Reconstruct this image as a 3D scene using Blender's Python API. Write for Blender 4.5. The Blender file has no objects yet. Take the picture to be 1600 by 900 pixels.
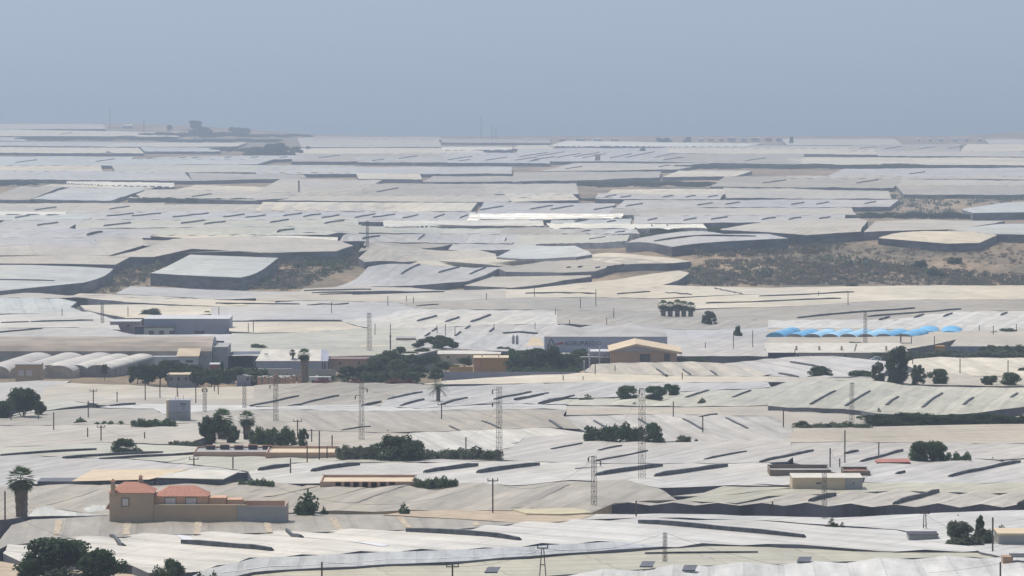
import bpy, math, random
import numpy as np
from mathutils import Vector, noise
random.seed(7)
rnd = random.random
def U(a, b): return a + (b - a) * rnd()
scene = bpy.context.scene
# ---------------------------------------------------------------- camera
F = 8889.0
CAMZ = 305.0
PITCH = math.atan(480 / F)
cam = bpy.data.cameras.new("camera"); camo = bpy.data.objects.new("camera", cam)
scene.collection.objects.link(camo)
camo.location = (0, 0, CAMZ)
camo.rotation_euler = (math.pi / 2 - PITCH, 0, 0)
cam.lens = F / 1600 * 36; cam.sensor_width = 36; cam.clip_start = 1; cam.clip_end = 300000
scene.camera = camo
# ---------------------------------------------------------------- world, sun, exposure
SUN_EL, SUN_AZ = math.radians(58), math.radians(-38)      # azimuth from +Y, negative = to the left
world = bpy.data.worlds.new("World"); scene.world = world; world.use_nodes = True
nt = world.node_tree; bg = nt.nodes['Background']
sky = nt.nodes.new('ShaderNodeTexSky'); sky.sky_type = 'NISHITA'; sky.sun_disc = False
sky.sun_elevation = SUN_EL; sky.sun_rotation = SUN_AZ; sky.dust_density = 2.5; sky.air_density = 1.0
nt.links.new(sky.outputs[0], bg.inputs[0]); bg.inputs[1].default_value = 0.13
sl = bpy.data.lights.new("sun", 'SUN'); sl.energy = 3.4; sl.angle = math.radians(0.5); sl.color = (1, .96, .91)
so = bpy.data.objects.new("sun", sl); scene.collection.objects.link(so)
sd = Vector((math.sin(SUN_AZ) * math.cos(SUN_EL), math.cos(SUN_AZ) * math.cos(SUN_EL), math.sin(SUN_EL)))
so.rotation_euler = sd.to_track_quat('Z', 'Y').to_euler(); so.location = (0, 0, 500)
scene.view_settings.view_transform = 'Standard'; scene.view_settings.look = 'None'
scene.view_settings.exposure = 0.0; scene.view_settings.gamma = 1.0
HAZE = 0.000108
# ---------------------------------------------------------------- terrain
def drop(y): return math.tan(PITCH + math.atan((y - 450) / F))
PA = [(930, 800), (900, 850), (800, 1000), (700, 1230), (600, 1580), (550, 1850), (500, 2200), (450, 2650), (400, 3150),
      (350, 3800), (300, 4700), (250, 6600), (232, 8000), (215, 11000)]
PB = [(930, 800), (900, 850), (800, 1000), (700, 1230), (600, 1580), (550, 1850), (500, 2200), (458, 2560), (448, 2625),
      (374, 2790), (340, 3950), (300, 4700), (250, 6600), (232, 8000), (215, 11000)]
def profile(tab, sm):
    Y = np.arange(-600, 14000, 10.0)
    ys = [d for _, d in tab]; zs = [CAMZ - drop(y) * d for y, d in tab]
    ys = [-600, 400] + ys + [11500, 12500, 14000]; zs = [222, 221] + zs + [-6, -15, -15]
    z = np.interp(Y, ys, zs)
    k = np.ones(sm) / sm
    z2 = np.convolve(np.pad(z, sm, mode='edge'), k, mode='same')[sm:-sm]
    return Y, z2
YA, ZA = profile(PA, 13)
YB, ZB = profile(PB, 5)
def ss(a, b, x):
    t = min(1, max(0, (x - a) / (b - a))); return t * t * (3 - 2 * t)
def terr(X, Y):
    i = (Y + 600) / 10
    j = int(i); j = max(0, min(len(ZA) - 2, j)); t = i - j
    za = ZA[j] * (1 - t) + ZA[j + 1] * t
    zb = ZB[j] * (1 - t) + ZB[j + 1] * t
    px = 800 + F * X / max(Y, 500)
    m = 0
    if 2200 < Y < 4800:
        m = 1 - ss(510, 730, px) + ss(760, 1130, px)
    z = za * (1 - m) + zb * m
    if Y > 8500:
        e = (1 - ss(11200, 11500, Y))
        z += 26 * (1 - ss(180, 620, px)) * ss(8600, 10800, Y) * e + 9 * ss(1480, 1600, px) * ss(9000, 10800, Y) * e
    return z
def ray(px, py):
    a = PITCH + math.atan((py - 450) / F)
    return (px - 800) / F / math.cos(math.atan((py - 450) / F)) , -math.tan(a)
def GP(px, py, h=0.0):
    """world point where the line of sight of a photo pixel meets the terrain raised by h"""
    v = -(py - 450) / F
    c, s = math.cos(PITCH), math.sin(PITCH)
    dx = (px - 800) / F; dy = c + v * s; dz = -s + v * c
    ux = dx / dy; uz = dz / dy
    Y = 700.0; st = Y
    def g(Y): return CAMZ + uz * Y - terr(ux * Y, Y) - h
    while g(Y) > 0 and Y < 13000: st = Y; Y *= 1.012
    lo, hi = st, Y
    for _ in range(22):
        mid = (lo + hi) / 2
        if g(mid) > 0: lo = mid
        else: hi = mid
    return Vector((ux * hi, hi, CAMZ + uz * hi))
# ---------------------------------------------------------------- materials
def lin(c): return tuple((x / 12.92 if x <= .04045 else ((x + .055) / 1.055) ** 2.4) for x in c)
MATS = {}
def mat(name, col, rough=.7, var=.12, scale=.5, stretch=(1, 1, 1), spec=.3, metal=0, bump=0, col2=None):
    if name in MATS: return MATS[name]
    m = bpy.data.materials.new(name); m.use_nodes = True; MATS[name] = m
    n, l = m.node_tree.nodes, m.node_tree.links
    b = n['Principled BSDF']; b.inputs['Roughness'].default_value = rough; b.inputs['Metallic'].default_value = metal
    b.inputs['Specular IOR Level'].default_value = spec
    g = n.new('ShaderNodeNewGeometry'); mp = n.new('ShaderNodeMapping'); mp.inputs['Scale'].default_value = [s * scale for s in stretch]
    l.new(g.outputs['Position'], mp.inputs[0])
    t = n.new('ShaderNodeTexNoise'); t.inputs['Scale'].default_value = 1; t.inputs['Detail'].default_value = 5
    l.new(mp.outputs[0], t.inputs['Vector'])
    r = n.new('ShaderNodeValToRGB'); l.new(t.outputs[0], r.inputs[0])
    c2 = col2 or tuple(min(1, c * (1 + var)) for c in col)
    r.color_ramp.elements[0].position = .35; r.color_ramp.elements[1].position = .65
    r.color_ramp.elements[0].color = (*[c * (1 - var) for c in col], 1); r.color_ramp.elements[1].color = (*c2, 1)
    l.new(r.outputs[0], b.inputs['Base Color'])
    if bump:
        bp = n.new('ShaderNodeBump'); bp.inputs['Strength'].default_value = bump; l.new(t.outputs[0], bp.inputs['Height']); l.new(bp.outputs[0], b.inputs['Normal'])
    return m
def roofmat(code, col, rough=.5, spec=.35):
    """plastic film: large dirt patches, streaks along the film, seams and wires on a grid given by the UVs (metres)"""
    m = bpy.data.materials.new('film_' + code); m.use_nodes = True; MATS['film_' + code] = m
    n, l = m.node_tree.nodes, m.node_tree.links
    b = n['Principled BSDF']; b.inputs['Roughness'].default_value = rough; b.inputs['Specular IOR Level'].default_value = spec
    uv = n.new('ShaderNodeUVMap'); g = n.new('ShaderNodeNewGeometry')
    def noi(src, sc, st, det=4):
        mp = n.new('ShaderNodeMapping'); mp.inputs['Scale'].default_value = [sc * s for s in st]; l.new(src, mp.inputs[0])
        t = n.new('ShaderNodeTexNoise'); t.inputs['Scale'].default_value = 1; t.inputs['Detail'].default_value = det
        l.new(mp.outputs[0], t.inputs['Vector']); return t.outputs[0]
    def rng(v, a, b_, c, d):
        r = n.new('ShaderNodeMapRange'); l.new(v, r.inputs[0])
        for i, x in enumerate((a, b_, c, d)): r.inputs[i + 1].default_value = x
        return r.outputs[0]
    def mul(a, b_):
        q = n.new('ShaderNodeMath'); q.operation = 'MULTIPLY'; l.new(a, q.inputs[0]); l.new(b_, q.inputs[1]); return q.outputs[0]
    big = rng(noi(g.outputs['Position'], .022, (1, .35, 1)), .3, .7, .84, 1.12)
    mid = rng(noi(g.outputs['Position'], .13, (1, .22, 1), 5), .32, .68, .90, 1.07)
    st = rng(noi(uv.outputs[0], 1, (.55, .035, 1), 5), .32, .68, .82, 1.10)
    pan = rng(noi(uv.outputs[0], 1, (.07, .4, 1), 3), .3, .7, .93, 1.05)
    spots = rng(noi(g.outputs['Position'], .5, (1, .5, 1), 6), .62, .75, 1.0, .86)
    v = mul(mul(mul(big, mid), st), mul(pan, spots))
    sx = n.new('ShaderNodeSeparateXYZ'); l.new(uv.outputs[0], sx.inputs[0])
    for ax, per, wd, dk in ((0, 4.25, .04, .90), (0, 8.5, .06, .86), (1, 17.0, .022, .82)):
        q = n.new('ShaderNodeMath'); q.operation = 'DIVIDE'; l.new(sx.outputs[ax], q.inputs[0]); q.inputs[1].default_value = per
        fr = n.new('ShaderNodeMath'); fr.operation = 'FRACT'; l.new(q.outputs[0], fr.inputs[0])
        lt = n.new('ShaderNodeMath'); lt.operation = 'LESS_THAN'; l.new(fr.outputs[0], lt.inputs[0]); lt.inputs[1].default_value = wd * 1.6
        v = mul(v, rng(lt.outputs[0], 0, 1, 1, dk))
    # tint: dusty patches drift warmer, washed film cooler
    mixc = n.new('ShaderNodeMix'); mixc.data_type = 'RGBA'
    l.new(rng(noi(g.outputs['Position'], .012, (1, .3, 1)), .38, .62, 0, 1), mixc.inputs[0])
    mixc.inputs[6].default_value = (*col, 1); mixc.inputs[7].default_value = (col[0] * 1.04, col[1] * .99, col[2] * .9, 1)
    sc = n.new('ShaderNodeVectorMath'); sc.operation = 'SCALE'; l.new(mixc.outputs[2], sc.inputs[0]); l.new(v, sc.inputs[3])
    l.new(sc.outputs[0], b.inputs['Base Color'])
    bp = n.new('ShaderNodeBump'); bp.inputs['Strength'].default_value = .9; bp.inputs['Distance'].default_value = .5
    l.new(noi(uv.outputs[0], 1, (.45, .09, 1), 4), bp.inputs['Height']); l.new(bp.outputs[0], b.inputs['Normal'])
    return m
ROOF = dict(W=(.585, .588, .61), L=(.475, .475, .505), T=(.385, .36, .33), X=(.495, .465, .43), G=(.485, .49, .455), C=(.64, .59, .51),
            B=(.49, .52, .55), S=(.41, .44, .50), Z=(.95, .90, .80), K=(.46, .45, .385), Y=(.62, .57, .48), H=(.33, .32, .31), M=(.5, .5, .5))  # Z: sun glint on the film brightened into its base colour
NAMES = dict(W='white', L='lilac grey', T='dusty tan grey', X='pale beige', G='pale greenish', C='cream', B='cool bluish white', S='slate blue',
             Z='sun-glint white', K='yellowish green', Y='butter yellow', H='grey meshed', M='grey')
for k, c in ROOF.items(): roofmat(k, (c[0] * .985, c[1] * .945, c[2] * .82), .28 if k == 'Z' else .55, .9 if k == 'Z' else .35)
NET = mat('dark_net', (.125, .13, .145), .8, .45, .12, (1, .3, 2))
NET2 = mat('grey_net', (.11, .115, .135), .8, .3, .3, (1, .3, 2))
SANDNET = mat('sandy_shade_cloth', (.46, .36, .23), .9, .15, .3)
FOLDNET = mat('folded_shade_net', (.10, .105, .13), .85, .6, .16, (1, .2, .2))
VENT = mat('vent_net', (.075, .082, .094), .7, .4, .6)
SOIL = (.30, .25, .19)
# ---------------------------------------------------------------- object helpers
COL = scene.collection
def mesh_obj(name, verts, faces, m, parent=None, loc=None, uvs=None, smooth=False):
    me = bpy.data.meshes.new(name); me.from_pydata([tuple(v) for v in verts], [], faces)
    if uvs is not None:
        ul = me.uv_layers.new(name='UVMap')
        arr = np.empty(len(me.loops) * 2, dtype=np.float32)
        vi = np.empty(len(me.loops), dtype=np.int32); me.loops.foreach_get('vertex_index', vi)
        u = np.array(uvs, dtype=np.float32); arr = u[vi].ravel(); ul.data.foreach_set('uv', arr)
    if smooth: me.polygons.foreach_set('use_smooth', [True] * len(me.polygons))
    me.materials.append(m); me.update()
    o = bpy.data.objects.new(name, me); COL.objects.link(o)
    if parent: o.parent = parent
    if loc is not None: o.location = loc
    return o
LABELS = set()
LM = [(205, 785, 'the orange villa'), (33, 770, 'the shaggy foreground palm'), (115, 870, 'the big foreground tree'), (481, 785, 'the bushy shrub beside the villa yard'),
      (308, 747, 'the cream roofed shed'), (575, 748, 'the roofless pink block building'), (1293, 750, 'the flat cream warehouse'), (1510, 828, 'the grey green trees at the right edge'),
      (1003, 700, 'the tallest lattice tower'), (780, 680, 'the central lattice tower'), (565, 650, 'the slim lattice tower'), (684, 612, 'the feathery date palm'),
      (625, 697, 'the round grove tree'), (980, 675, 'the dark hedge of trees'), (1016, 610, 'the loose green bushes'), (1400, 580, 'the tall eucalyptus'), (1284, 585, 'the domed bush'),
      (1465, 705, 'the wide leafy tree'), (278, 640, 'the square advertising tower'), (345, 665, 'the pair of shaggy palms'), (190, 695, 'the round bush among the beds'), (30, 622, 'the large dark tree at the left edge'),
      (120, 570, 'the arched tunnel houses'), (200, 545, 'the long brown arched warehouse'), (285, 512, 'the blue grey office building'), (236, 488, 'the dome shaped pine'),
      (457, 560, 'the white roofed warehouse'), (475, 570, 'the tall roadside palm'), (755, 567, 'the ochre house'), (680, 537, 'the broad umbrella tree'), (950, 530, 'the lettered packing hall'),
      (1005, 550, 'the gabled orange hall'), (1057, 484, 'the palm cluster'), (1108, 498, 'the lone dark conifer'), (1350, 523, 'the bright blue greenhouse'), (1310, 555, 'the long roadside warehouse'),
      (336, 420, 'the boxy greenhouse in the gully'), (470, 430, 'the scrubby left bank'), (1250, 410, 'the scrubby right hillside'), (1480, 330, 'the ploughed brown field'), (855, 392, 'the pale tabletop greenhouse'),
      (415, 233, 'the distant dark grove'), (310, 200, 'the hazy coastal trees'), (1010, 224, 'the dazzling coastal strip'), (1165, 215, 'the hazy coastal town'), (1500, 795, 'the long dark net wall'),
      (753, 200, 'the tall coastal mast'), (1265, 302, 'the long pale ledge greenhouse'), (1020, 290, 'the dark distant gully'), (60, 287, 'the distant row of arches'), (720, 350, 'the glinting middle strip'), (1560, 640, 'the curved black net wall')]
def rel(px, py, l, k=0):
    dx, dy = px - l[0], (py - l[1]) * 3.0
    if abs(dx) > 1.6 * abs(dy): base = 'right of' if dx > 0 else 'left of'
    elif abs(dy) > 2.2 * abs(dx): base = 'in front of' if dy > 0 else 'behind'
    else: base = ('front right of' if dx > 0 else 'front left of') if dy > 0 else ('behind and right of' if dx > 0 else 'behind and left of')
    d = math.hypot(dx, dy)
    return ('just ' if d < 70 else ('far ' if d > 330 and base in ('right of', 'left of') else '')) + base
def where(desc, px, py):
    ls = sorted(LM, key=lambda l: math.hypot(px - l[0], (py - l[1]) * 3))
    for a in range(6):
        s = f"{desc} {rel(px, py, ls[a])} {ls[a][2]}"
        if len(s.split()) <= 16 and s not in LABELS: LABELS.add(s); return s
    for a in range(6):
        for b in range(a + 1, 7):
            s = f"{desc} between {ls[a][2]} and {ls[b][2]}"
            if len(s.split()) <= 16 and s not in LABELS: LABELS.add(s); return s
    short = ' '.join(desc.split(' greenhouse')[0].split()[-2:]) + ' greenhouse' if 'greenhouse' in desc else desc
    for a in range(9):
        for b in range(a + 1, 10):
            s = f"{short} between {ls[a][2]} and {ls[b][2]}"
            if len(s.split()) <= 16 and s not in LABELS: LABELS.add(s); return s
    return s
def tag(o, label, cat, group=None, kind=None):
    if label: o['label'] = label
    if cat: o['category'] = cat
    if group: o['group'] = group
    if kind: o['kind'] = kind
    return o
def empty(name, loc, label, cat, group=None, yaw=0):
    o = bpy.data.objects.new(name, None); COL.objects.link(o); o.location = loc; o.rotation_euler = (0, 0, yaw); o.empty_display_size = .5
    return tag(o, label, cat, group)
# ---------------------------------------------------------------- the land, sea and air
def build_ground():
    ys = [-600, -300, 0, 200, 400, 600, 700, 800]
    y = 800
    while y < 2450: y += 12 + y * .008; ys.append(y)
    while y < 2900: y += 10; ys.append(y)
    while y < 12600: y += y * .012; ys.append(y)
    N = 150; V = []; Fc = []
    for y in ys:
        W = 500 + .125 * max(y, 0)
        for i in range(N + 1):
            t = (i / N * 2 - 1); x = W * t
            z = terr(x, y)
            if 2500 < y < 2850: z += 1.6 * noise.noise(Vector((x * .02, y * .03, 0)))
            V.append((x, y, z))
    for j in range(len(ys) - 1):
        for i in range(N):
            a = j * (N + 1) + i; Fc.append((a, a + 1, a + N + 2, a + N + 1))
    m = bpy.data.materials.new('dry_soil'); m.use_nodes = True; n, l = m.node_tree.nodes, m.node_tree.links
    b = n['Principled BSDF']; b.inputs['Roughness'].default_value = .95; b.inputs['Specular IOR Level'].default_value = .1
    g = n.new('ShaderNodeNewGeometry')
    def noi(sc, st, d=6):
        mp = n.new('ShaderNodeMapping'); mp.inputs['Scale'].default_value = [sc * s for s in st]; l.new(g.outputs['Position'], mp.inputs[0])
        t = n.new('ShaderNodeTexNoise'); t.inputs['Scale'].default_value = 1; t.inputs['Detail'].default_value = d; l.new(mp.outputs[0], t.inputs['Vector']); return t.outputs[0]
    r = n.new('ShaderNodeValToRGB'); l.new(noi(.02, (1, .6, 3)), r.inputs[0])
    e = r.color_ramp.elements; e[0].position = .36; e[0].color = (.13, .115, .08, 1); e[1].position = .66; e[1].color = (.37, .27, .175, 1)
    q = e.new(.5); q.color = (.25, .19, .125, 1)
    r2 = n.new('ShaderNodeMapRange'); l.new(noi(.25, (1, .7, 1)), r2.inputs[0]); r2.inputs[1].default_value = .3; r2.inputs[2].default_value = .7; r2.inputs[3].default_value = .7; r2.inputs[4].default_value = 1.3
    sc = n.new('ShaderNodeVectorMath'); sc.operation = 'SCALE'; l.new(r.outputs[0], sc.inputs[0]); l.new(r2.outputs[0], sc.inputs[3]); l.new(sc.outputs[0], b.inputs['Base Color'])
    o = mesh_obj('ground', V, Fc, m, smooth=True); o['kind'] = 'structure'
build_ground()
seam = mat('sea_water', (.035, .075, .12), .32, .25, .0006, (.35, 1.6, 1), .5, bump=.1)
o = mesh_obj('sea', [(-70000, 9500, -3), (70000, 9500, -3), (70000, 130000, -3), (-70000, 130000, -3)], [(0, 1, 2, 3)], seam); o['kind'] = 'structure'
def boxgeo(x0, x1, y0, y1, z0, z1, V, Fc):
    i = len(V)
    V += [(x0, y0, z0), (x1, y0, z0), (x1, y1, z0), (x0, y1, z0), (x0, y0, z1), (x1, y0, z1), (x1, y1, z1), (x0, y1, z1)]
    Fc += [(i + 3, i + 2, i + 1, i), (i + 4, i + 5, i + 6, i + 7), (i, i + 1, i + 5, i + 4), (i + 1, i + 2, i + 6, i + 5), (i + 2, i + 3, i + 7, i + 6), (i + 3, i, i + 4, i + 7)]
V, Fc = [], []
boxgeo(-72000, 72000, -900, 132000, -20, CAMZ + 8, V, Fc)
hm = bpy.data.materials.new('haze'); hm.use_nodes = True; n, l = hm.node_tree.nodes, hm.node_tree.links
n.remove(n['Principled BSDF']); pv = n.new('ShaderNodeVolumePrincipled'); pv.inputs['Color'].default_value = (.685, .805, .945, 1)
pv.inputs['Density'].default_value = HAZE; pv.inputs['Anisotropy'].default_value = 0.3
l.new(pv.outputs[0], n['Material Output'].inputs['Volume'])
o = mesh_obj('haze', V, Fc, hm); o['kind'] = 'stuff'
# ---------------------------------------------------------------- greenhouses
def clip(poly, a, b, c):      # keep a*x+b*y>=c ; 2-D
    out = []
    for i in range(len(poly)):
        p, q = poly[i - 1], poly[i]
        dp, dq = a * p[0] + b * p[1] - c, a * q[0] + b * q[1] - c
        if dq >= 0:
            if dp < 0: t = dp / (dp - dq); out.append((p[0] + (q[0] - p[0]) * t, p[1] + (q[1] - p[1]) * t))
            out.append(q)
        elif dp >= 0:
            t = dp / (dp - dq); out.append((p[0] + (q[0] - p[0]) * t, p[1] + (q[1] - p[1]) * t))
    return out
GI = [0]
def cyy(p): return sum(q[1] for q in p) / len(p)
def green(code, pts, rd=(60, -30), h=3.6, pitch=None, amp=.8, vents=(), label=None, walls=None, group='plastic greenhouses across the plain', vh=.85, flatness=1.0, desc=None, arch=False, edge=.25, wall=0, yj=0):
    walls = walls or {0: NET, 1: SANDNET, 2: FOLDNET, 3: NET2}[int(wall)]
    """one greenhouse: roof sheet with gables, net walls down to the ground and raised roof vents.
    pts is the outline of its roof; rd is how its ridges run in the photo"""
    GI[0] += 1
    hh = (3.6 if 3.3 != h < 4.4 else h) + (GI[0] * 7 % 11) * .012
    amp *= .5
    if cyy(pts) < 455: amp *= .7; flatness *= .5
    cx = sum(p[0] for p in pts) / len(pts); cy = sum(p[1] for p in pts) / len(pts)
    # gentle rounding of the outline so long edges are not ruler straight
    ex = .5 if cy > 600 else .8 if cy > 455 else 1.2
    eb = .2 if cy > 455 else .6
    pts = [(x, y - ex if y < cy else y + eb) for x, y in pts]
    W = [GP(x, y, hh) for x, y in pts]
    cw = sum(W, Vector()) / len(W)
    a = GP(cx, cy, hh); b = GP(cx + rd[0] * .2, cy + rd[1] * .2, hh)
    r = Vector((b.x - a.x, b.y - a.y)); r.normalize(); s = Vector((r.y, -r.x))
    PV = [[GP(x, y, hh) for x, y in v] for v in vents]
    main = max(PV, key=lambda v: (v[-1] - v[0]).length, default=None)
    if main and (main[-1] - main[0]).length > 14:
        d = main[-1] - main[0]; r = Vector((d.x, d.y)).normalized(); s = Vector((r.y, -r.x))
    else: main = None
    if s.x < 0: s = -s
    D = a.y
    pitch = pitch or (8.5 if D < 1700 else 10 if D < 3000 else 16)
    step = (12 if D < 1300 else 18 if D < 2200 else 30 if D < 4500 else 60)
    L2 = [((p.x - cw.x) * s.x + (p.y - cw.y) * s.y, (p.x - cw.x) * r.x + (p.y - cw.y) * r.y) for p in W]
    off = U(0, pitch)
    if main:
        mm = (main[0] + main[-1]) / 2; off = pitch / 2 - ((mm.x - cw.x) * s.x + (mm.y - cw.y) * s.y) % pitch
    ph = U(0, 99)
    jit = {}
    def hz(S, R, mid=False):
        k = (S + off) / pitch; f = k - math.floor(k)
        K = math.floor(k)
        if K not in jit: jit[K] = U(.75, 1.2)
        tri = 1 - abs(2 * f - 1)
        if arch: tri = math.sqrt(max(0, 1 - (2 * f - 1) ** 2))
        X = cw.x + s.x * S + r.x * R; Y = cw.y + s.y * S + r.y * R
        wob = noise.noise(Vector((X * .02, Y * .012, 3))) * .55 + noise.noise(Vector((X * .09, Y * .05, 9))) * .14
        if not arch: tri = tri * .75 + .25 * (.5 - .5 * math.cos(math.pi * tri))
        if mid: tri = .75
        de = 99
        for i in range(len(L2)):
            ax, ay = L2[i - 1]; bx, by = L2[i]; ex, ey = bx - ax, by - ay
            t = max(0, min(1, ((S - ax) * ex + (R - ay) * ey) / (ex * ex + ey * ey + 1e-6)))
            de = min(de, math.hypot(S - ax - ex * t, R - ay - ey * t))
        tri = .5 + (tri - .5) * (edge + (1 - edge) * ss(0, pitch * 1.6, de))
        return X, Y, terr(X, Y) + hh + amp * (tri * jit[K] - .5) + wob * flatness
    smin, smax = min(p[0] for p in L2), max(p[0] for p in L2); rmin, rmax = min(p[1] for p in L2), max(p[1] for p in L2)
    verts, idx, faces, uvs = [], {}, [], []
    sub = 4 if arch else 2
    hs = pitch / sub
    def vid(p):
        k = (round(p[0], 2), round(p[1], 2))
        if k not in idx:
            X, Y, Z = hz(*p); idx[k] = len(verts); verts.append((X, Y, Z)); uvs.append(((p[0] + off) / pitch * 8.5, p[1] + 1000))
        return idx[k]
    k0 = math.floor((smin + off) / hs); k1 = math.ceil((smax + off) / hs)
    for k in range(k0, k1):
        a0, a1 = k * hs - off, (k + 1) * hs - off
        st = clip(clip(L2, 1, 0, a0), -1, 0, -a1)
        if len(st) < 3: continue
        lo, hi = min(p[1] for p in st), max(p[1] for p in st)
        for q in range(math.floor(lo / step), math.ceil(hi / step)):
            c = clip(clip(st, 0, 1, q * step), 0, -1, -(q + 1) * step)
            if len(c) < 3: continue
            ids = []
            for p in c:
                v = vid(p)
                if v not in ids: ids.append(v)
            if len(ids) >= 3:
                A = sum((verts[ids[i - 1]][0] * verts[ids[i]][1] - verts[ids[i]][0] * verts[ids[i - 1]][1]) for i in range(len(ids)))
                if abs(A) < .05: continue
                faces.append(ids if A > 0 else ids[::-1])
    if not faces: return None
    cz = terr(cw.x, cw.y); base = Vector((cw.x, cw.y, cz))
    nv = len([v for v in vents])
    if not label:
        w = 'long narrow ' if (max(p[0] for p in pts) - min(p[0] for p in pts)) > 14 * (max(p[1] for p in pts) - min(p[1] for p in pts)) else 'broad ' if (max(p[0] for p in pts) - min(p[0] for p in pts)) > 300 else ''
        vt = f' with {nv} dark roof vents' if nv > 1 else ' with one dark vent' if nv == 1 else ''
        label = where(desc or f"{w}{NAMES[code]} greenhouse roof{vt}", cx, cy)
    LABELS.add(label)
    root = empty('greenhouse', base, label, 'greenhouse', group)
    rv = [(v[0] - base.x, v[1] - base.y, v[2] - base.z) for v in verts]
    mesh_obj('roof', rv, faces, MATS['film_' + code], root, uvs=uvs)
    # walls from the free edges
    cnt = {}
    for f in faces:
        for i in range(len(f)):
            e = (f[i - 1], f[i]); key = (min(e), max(e)); cnt.setdefault(key, []).append(e)
    wv, wf, mp = [], [], {}
    def wid(i):
        if i not in mp:
            x, y, z = verts[i]; mp[i] = len(wv)
            wv.append((x - base.x, y - base.y, z - .03 - base.z)); wv.append((x - base.x, y - base.y, terr(x, y) - .6 - base.z))
        return mp[i]
    for key, es in cnt.items():
        if len(es) == 1:
            i, j = wid(es[0][0]), wid(es[0][1]); wf.append((i, i + 1, j + 1, j))
    mesh_obj('side_net', wv, wf, walls or NET, root)
    for nm, mt, wd, pl in RIB.get(GI[0], ()):
            Pp = [GP(x, y, hh + .2) for x, y in pl]; Q = []
            for i in range(len(Pp) - 1):
                ns = max(2, int((Pp[i + 1] - Pp[i]).length / 1.5)); Q += [Pp[i].lerp(Pp[i + 1], t / ns) for t in range(ns)]
            Q.append(Pp[-1]); vv, vf = [], []
            for i, p in enumerate(Q):
                d = Q[min(i + 1, len(Q) - 1)] - Q[max(i - 1, 0)]; d.z = 0; d.normalize(); nn = Vector((d.y, -d.x, 0))
                ww = wd * (1 + .25 * noise.noise(p * .4))
                for k in (-1, -.33, .33, 1):
                    q = p + nn * ww * k * .5
                    vv.append((q.x - base.x, q.y - base.y, hz((q.x - cw.x) * s.x + (q.y - cw.y) * s.y, (q.x - cw.x) * r.x + (q.y - cw.y) * r.y)[2] + .07 - base.z))
            for i in range(len(Q) - 1):
                for k in range(3): vf.append((i * 4 + k, i * 4 + k + 1, i * 4 + k + 5, i * 4 + k + 4))
            mesh_obj(nm, vv, vf, mt(), root)
    # vents
    vh *= .62 if D > 1130 else .85
    for v in vents:
        P = [GP(x, y, hh + .3) for x, y in v]
        d = P[-1] - P[0]; al = abs(d.x * r.x + d.y * r.y) / max(.1, math.hypot(d.x, d.y))
        if al > .95:
            m2 = (P[0] + P[-1]) / 2; S0 = (m2.x - cw.x) * s.x + (m2.y - cw.y) * s.y
            S0 = (round((S0 + off) / pitch - .5) + .5) * pitch - off
            Rs = [(p.x - cw.x) * r.x + (p.y - cw.y) * r.y for p in (P[0], P[-1])]
            P = [Vector((cw.x + s.x * S0 + r.x * q, cw.y + s.y * S0 + r.y * q, 0)) for q in Rs]
        Q = []
        for i in range(len(P) - 1):
            nseg = max(1, int((P[i + 1] - P[i]).length / 5))
            for t in range(nseg): Q.append(P[i].lerp(P[i + 1], t / nseg))
        Q.append(P[-1])
        vv, vf = [], []
        for i, p in enumerate(Q):
            d = (Q[min(i + 1, len(Q) - 1)] - Q[max(i - 1, 0)]); d.z = 0; d.normalize(); nn = Vector((d.y, -d.x, 0))
            if nn.y > 0: nn = -nn            # front side faces the camera
            S = (p.x - cw.x) * s.x + (p.y - cw.y) * s.y; R = (p.x - cw.x) * r.x + (p.y - cw.y) * r.y
            z = hz(S, R)[2]
            e = min(i, len(Q) - 1 - i); k = .75 if e == 0 else 1
            H = vh * k * U(.9, 1.1)
            for q, zz in ((nn * .2, -.35), (nn * .22, H * .92), (nn * -.05, H), (nn * -.5, H * .35), (nn * -.5, -.35)):
                vv.append((p.x + q.x - base.x, p.y + q.y - base.y, z + zz - base.z))
        for i in range(len(Q) - 1):
            for k in range(4): vf.append((i * 5 + k, i * 5 + k + 1, i * 5 + k + 6, i * 5 + k + 5))
        vf.append((0, 1, 2, 3, 4)); m5 = (len(Q) - 1) * 5; vf.append((m5 + 4, m5 + 3, m5 + 2, m5 + 1, m5))
        mesh_obj('vent', vv, vf, VENT, root)
    return root
def P(s): return [tuple(float(v) for v in t.split(',')) for t in s.split()]
def VV(s): return [P(t) for t in s.split('|')] if s else []
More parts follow.
